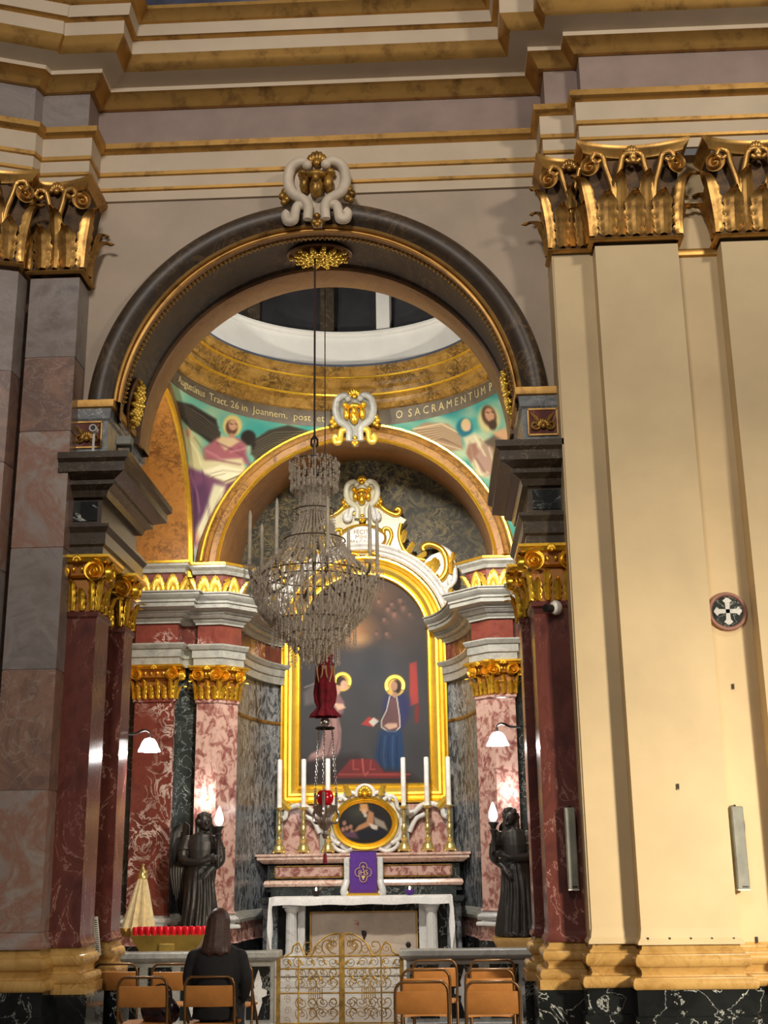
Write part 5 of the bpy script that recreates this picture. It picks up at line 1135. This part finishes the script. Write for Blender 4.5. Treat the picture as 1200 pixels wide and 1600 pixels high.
for s, side in ((1,'left'),(-1,'right')):
    px = -1.93 if s > 0 else 2.02
    r = root('angel_statue', (px,5.02,.712), 'dark bronze winged angel holding a lit torch, %s of the altar' % side, 'statue', 'bronze torch angels')
    b = remeshed(angel(s), 'body', 'bronze', .0085, 2); b.parent = r
    for q in (1, -1):
        w = MB(); ww = wing_mesh(s*q); o = ww.build('wing', 'bronze', r, .9)
        if q < 0: o.location = (-s*.06,.04,.0); o.scale = (.62,1,.99)
        else: o.location = (0,-.02,-.02); o.scale = (1.12,1,1.02)
    tx = s*.255
    MB().lathe([(0,.86),(.02,.87),(.03,.93),(.028,1.0),(.026,1.08),(.03,1.22),(.05,1.26),(.03,1.28),(.045,1.32),(.07,1.35),(.06,1.36),(0,1.36)], 14, (tx,-.215,0)).build('torch', 'bronze', r, .8)
    MB().lathe([(0,1.36),(.035,1.37),(.058,1.42),(.055,1.47),(.03,1.55),(.008,1.60),(0,1.605)], 14, (tx,-.215,0)).build('torch_flame', 'torch_glow', r, .9)
    pr_ = root('statue_pedestal', (px,5.05,0), 'yellow marble capped dark pedestal under the %s bronze angel' % side, 'pedestal', 'angel pedestals')
    MB().cbox(-.27,.27,-.24,.24,0,.52,.01).build('block', 'black_vein', pr_)
    MB().sweep([(-.26,.22),(-.26,-.22),(.26,-.22),(.26,.22)], [(0,.52),(.0,.60),(.03,.64),(.05,.68),(.05,.705),(-.25,.712)], closed=True).build('cap', 'yellow_marble', pr_, .5)

# lamps behind the piers
lamp_w = MB().lathe([(.0,-.10),(.05,-.09),(.08,-.05),(.09,0),(.10,.03),(.11,.05)], 20)
for i, (p, side) in enumerate(zip(LAMPS, ('left','right'))):
    s = -1 if side == 'left' else 1
    r = root('wall_lamp', p, 'bright glass lamp on a curved arm behind the %s pier' % side, 'lamp', 'lamps behind the piers')
    rows = []
    for q, z in ((.02,.085),(.05,.075),(.075,.04),(.09,.0),(.10,-.03),(.105,-.05)): rows.append([(q*(1+.12*math.sin(7*a)*(1 if z < 0 else .3))*math.cos(a), q*(1+.12*math.sin(7*a)*(1 if z < 0 else .3))*math.sin(a), z) for a in np.linspace(0, 2*PI, 42, False)])
    sh = MB().grid(rows, wrap=True).build('glass_shade', 'frosted', r, .9)
    P = bez([(0,0,.085),(0,0,.14),(s*.05,-.04,.16),(s*.13,-.10,.12),(s*.22,-.30,.10)], 6); MB().tube(P, .012, 6).build('arm', 'iron', r, .9)
    MB().ball((0,0,-.0), (.03,.03,.04), 10, 8).build('bulb', 'lamp_glow', r, .9)

for p, side in zip(WALL_BULBS, ('left','right')):
    r = root('wall_bulb_lamp', (p[0], p[1]+.11, p[2]), 'small glowing bulb on the marble wall behind the %s bronze angel' % side, 'lamp', 'bulbs behind the angels')
    MB().ball((0,-.11,0), (.035,.035,.045), 12, 8).build('bulb', 'lamp_glow', r, .9); MB().lathe([(0,0),(.05,.0),(.045,.02),(.015,.03),(.012,.08),(0,.08)], 12).xf(Matrix.Rotation(PI/2,4,'X')).build('socket', 'brass', r, .8)
# ================================================================== rail, gate
RY = 2.05
def rail(xa, xb, side):
    r = root('altar_rail', ((xa+xb)/2, RY, 0), 'white marble altar rail with dark inlaid panels, %s of the gate' % side, 'rail', 'altar rail sections', world=True)
    MB().sweep([(xa,RY+.22),(xa,RY),(xb,RY),(xb,RY+.22)], [(-.02,.66),(.0,.67),(.03,.69),(.05,.71),(.05,.755),(.04,.765),(-.11,.768)]).build('top', 'grey_white_marble', r, .5)
    MB().box(xa+.02, xb-.02, RY+.03, RY+.2, .06, .67).build('body', 'grey_white_marble', r); MB().box(xa, xb, RY-.02, RY+.22, 0, .08).build('foot', 'white_marble', r)
    n = max(1, round((xb-xa)/.36)); w = (xb-xa)/n
    for k in range(n):
        cx = xa+w*(k+.5) if side == 'right' else xb-w*(k+.5); hw = w*.36
        MB().box(cx-hw, cx+hw, RY+.02, RY+.05, .12, .62).build('dark_inlay', 'black_vein', r)
        h = .22; z = .37; a = hw*.72; b = .035
        MB().prism([(cx,z+h),(cx+b*1.2,z+h*.4),(cx+b,z+b*1.3),(cx+a,z+b*.7),(cx+a,z-b*.7),(cx+b,z-b*1.3),(cx+b*1.2,z-h*.4),(cx,z-h),(cx-b*1.2,z-h*.4),(cx-b,z-b*1.3),(cx-a,z-b*.7),(cx-a,z+b*.7),(cx-b,z+b*1.3),(cx-b*1.2,z+h*.4)], RY+.012, RY+.03).build('white_inlay', 'white_marble', r)
    return r
gx0, gx1 = U(434, 1500, Y=RY)[0], U(627, 1500, Y=RY)[0]
rail(-2.25, gx0-.03, 'left'); rail(gx1+.03, 2.3, 'right')
plain('gate_gold', (164,132,66), .42, .55, 12, .25)
gt = root('altar_gate', ((gx0+gx1)/2, RY+.06, 0), 'low gilded wrought iron scroll gate in the middle of the altar rail', 'gate', world=True)
GY = RY+.06; gw = gx1-gx0; gm = (gx0+gx1)/2+.02
def gpx(u, v): q = U(u, v, Y=GY); return (q[0], GY, q[2])
zt, zm = gpx(530,1494)[2], gpx(530,1513)[2]
MB().cbox(gm-.028, gm+.028, GY-.02, GY+.02, .05, gpx(535,1458)[2], .006).build('middle_post', 'gate_gold', gt)
MB().cbox(gx0-.02, gx0+.02, GY-.02, GY+.02, .05, zt, .005).build('side_post', 'gate_gold', gt); MB().cbox(gx1-.02, gx1+.02, GY-.02, GY+.02, .05, zt, .005).build('side_post', 'gate_gold', gt)
for z in (zt, zm, .36, .08): MB().tube([(gx0,GY,z),(gx1,GY,z)], .009, 6).build('bar', 'gate_gold', gt)
for f_ in (.165, .835): MB().tube([(gx0+gw*f_,GY,.05),(gx0+gw*f_,GY,zt+.0)], .009, 6).build('upright', 'gate_gold', gt)
for s in (-1, 1):
    P = bez([(gm+s*.02,GY,gpx(535,1458)[2]), (gm+s*.12,GY,gpx(535,1460)[2]), (gm+s*.24,GY,gpx(535,1473)[2]), (gm+s*.30,GY,zt+.02), (gm+s*.37,GY,zt+.005), (gm+s*.40,GY,zt+.06), (gm+s*.44,GY,zt+.13), (gm+s*.49,GY,zt+.10), (gm+s*.51,GY,zt+.04), (gm+s*.58,GY,zt)], 6); MB().tube(P, .009, 6).build('crest_rail', 'gate_gold', gt, .9)
sA = MB().tube(spiral((0,0), .085, .018, 0, 1.5, 26), .0065, 5); SC = sA.mesh('scroll', 'gate_gold', .9)
P = bez([(.0,0,0),(.05,0,.03),(.07,0,.09),(.03,0,.13),(-.02,0,.11),(-.015,0,.075),(.015,0,.08)], 6); SS = MB().tube(P, .0065, 5).mesh('scroll', 'gate_gold', .9)
LV = MB().ball((0,0,0), (.012,.008,.03), 7, 5).mesh('leaf', 'gate_gold', .9)
def put(me, name, x, z, sx=1, sz=1, ry=0.):
    o = obj(name, me, gt); o.matrix_parent_inverse = Matrix.Translation(-Vector(gt['_w'])) @ Matrix.Translation((x, GY, z)) @ Matrix.Rotation(ry, 4, 'Y') @ Matrix.Diagonal((sx, 1, sz, 1)); return o
for s in (-1, 1):
    for (dx, dz, k, ry) in ((.13,.10,.85,0),(.24,.06,.7,.6),(.45,.07,.62,0),(.07,.17,.6,1.),(.33,.035,.35,0)): put(SC, 'scroll', gm+s*dx, zt+dz, s*k, k, ry*s)
    for (dx, dz, ry) in ((.06,.02,.2),(.17,.02,-.5),(.29,.02,.4)): put(SS, 'scroll', gm+s*dx, zt+dz, s, 1, ry*s)
    for k in range(5): put(SC, 'scroll', gm+s*(.09+.118*k), (zt+zm)/2, (s if k % 2 else -s)*.62, .62*(1 if k % 3 else -1), k*.4)
    for k in range(5): put(LV, 'leaf', gm+s*(.05+.12*k), (zt+zm)/2, 1, 1.1, .6*s)
    for row, z in enumerate((.55, .45, .27, .17)):
        for k in range(4):
            x = gm+s*(.085+.105*k); put(SC, 'scroll', x, z, (s if (k+row) % 2 else -s)*.78, .62*(1 if row % 2 else -1), .3*k)
            put(SS, 'scroll', x+s*.03, z-.06, s*.7*(1 if k % 2 else -1), .8, .2)
    for k in range(6): put(SC, 'scroll', gm+s*(.545), .60-.10*k, s*(.42 if k % 2 else -.42), .5)
    for k in range(7):
        o = MB().tube([(0,0,-.055),(0,0,.055)], .005, 5).mesh('spindle', 'gate_gold'); put(o, 'spindle', gm+s*(.20+.022*k), .36+.0, 1, 1.)
    for k in range(4): put(LV, 'leaf', gm+s*(.11+.11*k), .50, 1, 1.1, .5*s*(1 if k % 2 else -1))
# ================================================================== chairs and visitor
plain('chair_ply', (190,128,66), .42, 0, 5, .1); plain('chair_tube', (120,88,52), .3, .6)
c0 = root('chair', (0,0,0), 'x', 'chair', 'tube framed wooden chairs before the chapel')
W, D, H = .40, .42, .84
P = bez([(-W/2,0,.46),(-W/2,-.03,.74),(-W/2+.015,-.036,.81),(-W/2+.05,-.04,.84)], 5)+bez([(W/2-.05,-.04,.84),(W/2-.015,-.036,.81),(W/2,-.03,.74),(W/2,0,.46)], 5)
MB().tube([tuple(p) for p in P], .012, 8).build('back_frame', 'chair_tube', c0, .9)
for s in (-1, 1):
    MB().tube([(s*W/2,0,.46),(s*W/2,-.05,.01)], .012, 8).build('leg', 'chair_tube', c0, .9)
    MB().tube(bez([(s*W/2,-.01,.60),(s*W/2,.12,.47),(s*W/2,.30,.30),(s*W/2,.46,.01)], 4), .012, 8).build('leg', 'chair_tube', c0, .9)
MB().tube([(-W/2,-.03,.2),(W/2,-.03,.2)], .009, 6).build('stretcher', 'chair_tube', c0); MB().tube([(-W/2,.36,.2),(W/2,.36,.2)], .009, 6).build('stretcher', 'chair_tube', c0)
rows = [[(x, -.018-.020*(1-(2*x/W)**2)-(z-.60)*.10+t, z) for x in np.linspace(-W/2+.004, W/2-.004, 11)] for z, t in ((.595,.006),(.60,0),(.765,0),(.77,.006),(.765,.012),(.60,.012),(.595,.006))]
MB().grid(rows).build('backrest', 'chair_ply', c0, .9)
rows = [[(x, y, .452+.008*math.cos(x*8)-.01*max(0, (y-.33)/.06)**2+t) for x in np.linspace(-W/2+.006, W/2-.006, 9)] for t, y in ((0,.02),(0,.15),(0,.33),(0,.385),(-.014,.39),(-.014,.02),(0,.02))]
MB().grid(rows).build('seat', 'chair_ply', c0, .9)
for o in kids(c0):
    for vv in o.data.vertices: vv.co.z *= .908; vv.co.x *= .92
spots = []
for u0, u1, v, lab in ((183,263,1528,'wooden chair nearest the left pier, front row, left of the woman'), (284,371,1527,'wooden chair the seated woman leans against, front row left'),
        (140,222,1507,'wooden chair half hidden by the left pier, row nearer the rail'), (236,307,1507,'wooden chair in front of the empty one, between pier and woman'), (322,397,1507,'wooden chair hidden behind the seated woman'),
        (613,704,1535,'wooden chair right of the gate, nearest row'), (722,816,1535,'wooden chair by the right pier, nearest row'),
        (627,703,1516,'wooden chair right of the gate, middle row'), (727,802,1516,'wooden chair by the right pier, middle row'),
        (642,716,1501,'wooden chair right of the gate, row nearest the rail'), (731,807,1501,'wooden chair by the right pier, row nearest the rail')):
    q = U((u0+u1)/2, v, Z=.76); spots.append((q[0], q[1], lab, (u0, u1)))
for k, (x, y, lab, uu) in enumerate(spots):
    o = c0 if k == 0 else copy_tree(c0); o.location = (x, y+.04, 0); o['label'] = lab
    wpx = abs(project(np.array([x+.184, y, .75]))[0]-project(np.array([x-.184, y, .75]))[0]); o.scale.x = min(1.06, max(.92, (uu[1]-uu[0])/wpx)); o.rotation_euler.z = 0
# woman seen from behind on the second chair
plain('black_cloth', (20,19,22), .85, 0, 20, .2); plain('hair', (58,36,28), .5, 0, 40, .3); plain('skin', (196,148,122), .5); plain('jeans', (36,38,48), .8)
wx, wy = spots[1][0]+.03, spots[1][1]+.15
wm = root('person', (wx,wy,0), 'woman with long dark brown hair in a black top seated with her back turned', 'person')
m = MB(); rows = []
for z, rx, ry, cy in ((.44,.19,.15,.03),(.52,.185,.14,.0),(.62,.165,.125,-.02),(.72,.17,.12,-.02),(.82,.19,.12,-.01),(.90,.20,.11,.0),(.96,.17,.09,.01),(1.0,.10,.07,.02),(1.03,.06,.06,.03)):
    rows.append([(rx*math.cos(a), cy+ry*math.sin(a), z) for a in np.linspace(0, 2*PI, 32, False)])
m.grid(rows, wrap=True); m.f.append(tuple(range(32))); m.m.append(0); m.f.append(tuple(range(len(m.v)-32, len(m.v)))); m.m.append(0)
for s in (-1, 1):
    limb(m, [(s*.185,.0,.90),(s*.225,.02,.74),(s*.20,.10,.60),(s*.12,.24,.55),(s*.06,.32,.56)], [.062,.055,.048,.04,.03])
    limb(m, [(s*.09,.05,.50),(s*.10,.25,.52),(s*.10,.44,.50),(s*.10,.46,.25),(s*.10,.46,.06)], [.095,.085,.065,.055,.04])
    m.ball((s*.10,.52,.04), (.045,.11,.035), 10, 6); hand(m, (s*.06,.32,.56), (-s*.6,.7,-.1), (0,.3,1), .9)
limb(m, [(0,.03,1.0),(0,.045,1.08)], [.05,.048]); m.ball((0,.06,1.15), (.075,.09,.11), 14, 10); m.ball((0,.15,1.13), (.014,.02,.02), 6, 5)
for s in (-1, 1): m.ball((s*.076,.06,1.14), (.012,.02,.028), 6, 5)
b = remeshed(m, 'body', 'black_cloth', .011, 3); b.parent = wm; me = b.data; me.materials.append(MATS['skin']); me.materials.append(MATS['jeans'])
for pl in me.polygons:
    c = pl.center
    if c.z > 1.015: pl.material_index = 1
    elif abs(c.x) < .13 and c.y > .315 and .5 < c.z < .62: pl.material_index = 1
    elif c.y > .18 and c.z < .545 or c.z < .45: pl.material_index = 2
h = MB(); h.ball((0,.05,1.165), (.093,.105,.112), 16, 10); rows = []
for z, rx, ry, cy in ((1.20,.088,.085,.035),(1.12,.098,.085,.015),(1.04,.108,.085,-.015),(.98,.118,.08,-.04),(.94,.12,.07,-.055),(.915,.11,.05,-.06)):
    rows.append([(rx*(1+.04*math.sin(13*a+z*9))*math.cos(a), cy+ry*(1+.03*math.sin(11*a))*math.sin(a), z+(.012*math.sin(a*7) if z < .93 else 0)) for a in np.linspace(PI*.98, 2.02*PI, 30)])
back = [[(p[0]*.72, p[1]+.05, p[2]) for p in r] for r in rows]; h.grid(rows); h.grid(back); h.grid([rows[-1], back[-1]]); h.grid([rows[0], back[0]]); h.grid([[r[0] for r in rows],[r[0] for r in back]]); h.grid([[r[-1] for r in rows],[r[-1] for r in back]])
ho = remeshed(h, 'hair', 'hair', .009, 3); ho.parent = wm
plain('bag_leather', (34,18,26), .25, 0, 8, .3)
x, y = spots[0][0]+.10, spots[0][1]+.22
bg = root('handbag', (x, y, .418), 'shiny dark handbag lying on the seat of the left front chair', 'bag')
m = MB(); rows = []
for z, rx, ry in ((0,.13,.08),(.03,.15,.10),(.09,.155,.10),(.14,.13,.07),(.17,.10,.03)): rows.append([(rx*(1+.05*math.sin(5*a+z*30))*math.cos(a), ry*(1+.07*math.sin(7*a))*math.sin(a), z) for a in np.linspace(0, 2*PI, 40, False)])
m.grid(rows, wrap=True); m.f.append(tuple(range(39,-1,-1))); m.m.append(0); m.build('bag_body', 'bag_leather', bg, .9)
MB().tube(bez([(-.09,0,.16),(-.07,.02,.24),(.0,.03,.27),(.07,.02,.24),(.09,0,.16)], 6), .008, 6).build('handle', 'bag_leather', bg, .9)

# ================================================================== votive stand, canopy umbrella, notice, fittings
plain('olive_metal', (150,124,56), .45, .3); plain('votive_red', (206,22,38), .25); plain('silk', (232,212,162), .7, 0, 18, .08); plain('paper', (232,226,210), .7)
plain('speaker_grey', (134,136,126), .55); plain('plastic_white', (214,212,206), .4); plain('rose_stone', (150,106,92), .5)
VY = 2.72; a, b = U(207, 1462, Y=VY), U(322, 1460, Y=VY); zt_ = (a[2]+b[2])/2; xm = (a[0]+b[0])/2; hw = (b[0]-a[0])/2
vs = root('votive_stand', (xm, VY, 0), 'olive metal votive candle stand with sloping tray behind the rail', 'candle stand', world=True)
z0_ = zt_-.24
mb = MB(); v = [(xm-hw,VY-.12,zt_),(xm+hw,VY-.12,zt_),(xm+hw,VY+.24,zt_),(xm-hw,VY+.24,zt_),(xm-hw*.62,VY-.04,z0_),(xm+hw*.62,VY-.04,z0_),(xm+hw*.62,VY+.16,z0_),(xm-hw*.62,VY+.16,z0_)]
mb.add(v, [(0,1,2,3),(4,7,6,5),(0,4,5,1),(1,5,6,2),(2,6,7,3),(3,7,4,0)]).build('tray', 'olive_metal', vs)
MB().cbox(xm-.085,xm+.085,VY-.12,VY-.06,zt_-.17,zt_-.08,.01).build('coin_slot', 'olive_metal', vs); MB().cbox(xm-.2,xm+.2,VY-.0,VY+.12,0,z0_,.01).build('post', 'iron', vs)
cup = MB().lathe([(0,0),(.018,0),(.020,.012),(.029,.035),(.030,.06),(.027,.085),(.024,.085),(.022,.03),(0,.02)], 14).mesh('glass_cup', 'votive_red', .8)
for r_ in range(2):
    for k in range(11):
        o = obj('votive_candle', cup); o.location = (xm-hw+.05+(2*hw-.10)*k/10+(.012 if r_ else -.008), VY-.06+.13*r_, zt_+.001+.0*r_)
        tag(o, 'red glass votive cup, %s row, number %d from the left on the olive stand' % ('front' if r_ == 0 else 'back', k+1) if False else ('%s red glass votive cup in the %s row of the olive stand' % (('leftmost','second','third','fourth','fifth','middle','seventh','eighth','ninth','tenth','rightmost')[k], ('front','back')[r_])), 'votive candle', 'red votive cups')
q = U(223, 1366, Y=3.3); qb = U(218, 1448, Y=3.3)
um = root('processional_canopy', (q[0], 3.3, 0), 'folded cream silk processional canopy with gilt finial beside the left pier', 'canopy', world=True)
MB().tube([(q[0],3.3,0),(q[0],3.3,q[2])], .015, 8).build('pole', 'brass', um)
rows = []; ztop = q[2]-.02; zb_ = qb[2]-.06
for t in np.linspace(0, 1, 14):
    R = .035+.125*t**.85; rows.append([(q[0]-.03*t+R*(1+(.16+.1*t)*math.sin(10*a_))*math.cos(a_), 3.3+R*(1+(.16+.1*t)*math.sin(10*a_))*math.sin(a_), ztop-(ztop-zb_)*t-(.02*math.sin(10*a_) if t > .95 else 0)) for a_ in np.linspace(0, 2*PI, 80, False)])
MB().grid(rows, wrap=True).build('silk_cover', 'silk', um, .9)
MB().lathe([(.05,0),(.06,.01),(.055,.05),(.04,.09),(.02,.11),(.012,.14),(.02,.155),(0,.17)], 16, (q[0],3.3,ztop-.03)).build('finial', 'brass', um, .8)
rows = [[(q[0]-.03+.165*(1+.22*math.sin(10*a_))*math.cos(a_)*k, 3.3+.165*(1+.22*math.sin(10*a_))*math.sin(a_)*k, zb_+.05-.09*j) for a_ in np.linspace(0, 2*PI, 80, False)] for j, k in ((0,1.0),(.5,1.02),(1,1.03))]
MB().grid(rows, wrap=True).build('fringe', 'old_gold', um, .9)
# prayer sheet against the left pier
pc = [U(146,1434,Y=.5), U(153,1432,Y=.5), U(158,1492,Y=.5), U(149,1497,Y=.5)]
mb = MB().add([tuple(p) for p in pc]+[(-2.125,p[1]+.03,p[2]) for p in pc], [(0,3,2,1),(4,5,6,7),(0,1,5,4),(1,2,6,5),(2,3,7,6),(3,0,4,7)])
ns = tag(mb.build('notice_sheet', 'paper'), 'narrow printed notice sheet leaning in the niche of the left pier', 'notice')
for k in range(16):
    t0 = .08+.053*k; l = pc[0]*(1-t0)+pc[3]*t0; r_ = pc[1]*(1-t0)+pc[2]*t0; p1 = l*.82+r_*.18; p2 = l*.2+r_*.8
    MB().box(p1[0], p2[0], p1[1]-.003, p1[1]-.001, (p1[2]+p2[2])/2-.004, (p1[2]+p2[2])/2+.002).build('text_line', 'iron', ns)
# loudspeakers on the right
for (tl, br, Y, lab, lean) in (((880,1262),(905,1390),-.07,'grey column loudspeaker on the red pier pilaster',0.),((1144,1260),(1166,1390),-.42,'grey column loudspeaker in the recess of the cream wall',0.)):
    a, b = U(*tl, Y=Y), U(*br, Y=Y); xc = (a[0]+b[0])/2; w_ = .045 if Y > -.2 else .05
    r = root('loudspeaker', (xc, Y, b[2]), lab, 'loudspeaker', 'grey column loudspeakers', world=True)
    z1, z0 = a[2], b[2]; Yb = 0. if Y > -.2 else -.3
    MB().cbox(xc-w_, xc+w_, Y-.05, Y+.04, z0, z1, .008).build('cabinet', 'speaker_grey', r); MB().box(xc-w_+.01, xc+w_-.01, Y-.053, Y-.049, z0+.05, z1-.03).build('grille', 'speaker_grey', r)
    MB().box(xc-w_, xc+w_, Y-.051, Y+.03, z0-.006, z0+.006).build('end_cap', 'plastic_white', r); MB().box(xc-.01, xc+w_*.7, Y-.0545, Y-.05, z0+.018, z0+.030).build('badge', 'black', r)
    MB().tube([(xc,Y+.03,z1-.02),(xc+.01,Y+.06,z1+.01),(xc+.02,Yb,z1+.012)], .008, 6).build('bracket', 'iron', r); MB().tube(bez([(xc+w_,Y+.03,z1-.04),(xc+w_+.02,Y+.04,z1-.15),(xc+w_+.005,Y+.05,z1-.35)], 5), .004, 5).build('cable', 'black', r)
# consecration cross
q = U(1136, 956, Y=-.31); R_ = .172
cc = root('cross_medallion', (q[0],-.30,q[2]-R_), 'round rose stone medallion with a white budded cross on black', 'medallion', world=True)
def disc(mb, prof): return mb.grid([[(q[0]+r*math.cos(t), y, q[2]+r*math.sin(t)) for t in np.linspace(0, 2*PI, 48, False)] for r, y in prof], wrap=True)
disc(MB(), [(R_,-.295),(R_,-.325),(R_*.95,-.345),(R_*.84,-.345),(R_*.78,-.33)]).build('rim', 'rose_stone', cc, .5); disc(MB(), [(R_*.80,-.328),(.001,-.328)]).build('ground', 'green_black', cc)
mb = MB(); L, t_ = R_*.62, R_*.12
for k in range(4):
    M = Matrix.Translation((q[0],0,q[2])) @ Matrix.Rotation(PI/2*k, 4, 'Y'); s_ = MB(); s_.prism([(-t_*.8,0),(t_*.8,0),(t_*1.0,L*.7),(t_*1.5,L*.78),(t_*1.9,L*.9),(t_*1.2,L*.98),(t_*.6,L*1.08),(0,L*1.14),(-t_*.6,L*1.08),(-t_*1.2,L*.98),(-t_*1.9,L*.9),(-t_*1.5,L*.78),(-t_,L*.7)], -.342, -.327)
    s_.xf(M); mb.add(s_.v, s_.f)
mb.build('cross', 'white_marble', cc)
# cameras and floodlight
r = root('security_camera', (2.195,-.02,3.79), 'white dome camera with black lens on the right pier pilaster', 'camera'); MB().ball((.0,-.05,0), (.06,.06,.068), 14, 10).build('housing', 'plastic_white', r, .9); MB().tube([(-.03,-.07,-.01),(-.10,-.13,-.02)], .036, 12).build('lens', 'black', r, .6); MB().lathe([(.05,0),(.05,.02)], 12).xf(Matrix.Rotation(PI/2,4,'X')).build('mount', 'plastic_white', r)
q = U(147, 672, Y=-.24)
r = root('security_camera', (q[0],-.24,5.335), 'small white camera on a stalk above the left impost', 'camera'); MB().tube([(0,0,0),(.0,0,.20)], .012, 8).build('stalk', 'plastic_white', r); MB().tube([(0,.03,.22),(.0,-.05,.22)], .036, 14).build('housing', 'plastic_white', r, .6); MB().tube([(.004,-.051,.22),(.004,-.056,.22)], .024, 12).build('lens', 'black', r)
q = U(192, 686, Y=-.2)
r = root('floodlight', (q[0],-.2,5.335), 'small grey box floodlight standing on the left impost ledge', 'floodlight'); MB().cbox(-.06,.09,-.05,.06,.06,.15,.01).build('housing', 'speaker_grey', r); MB().tube([(-.05,0,0),(-.05,0,.1)], .01, 6).build('bracket', 'black', r); MB().tube([(.08,0,0),(.08,0,.1)], .01, 6).build('bracket', 'black', r)
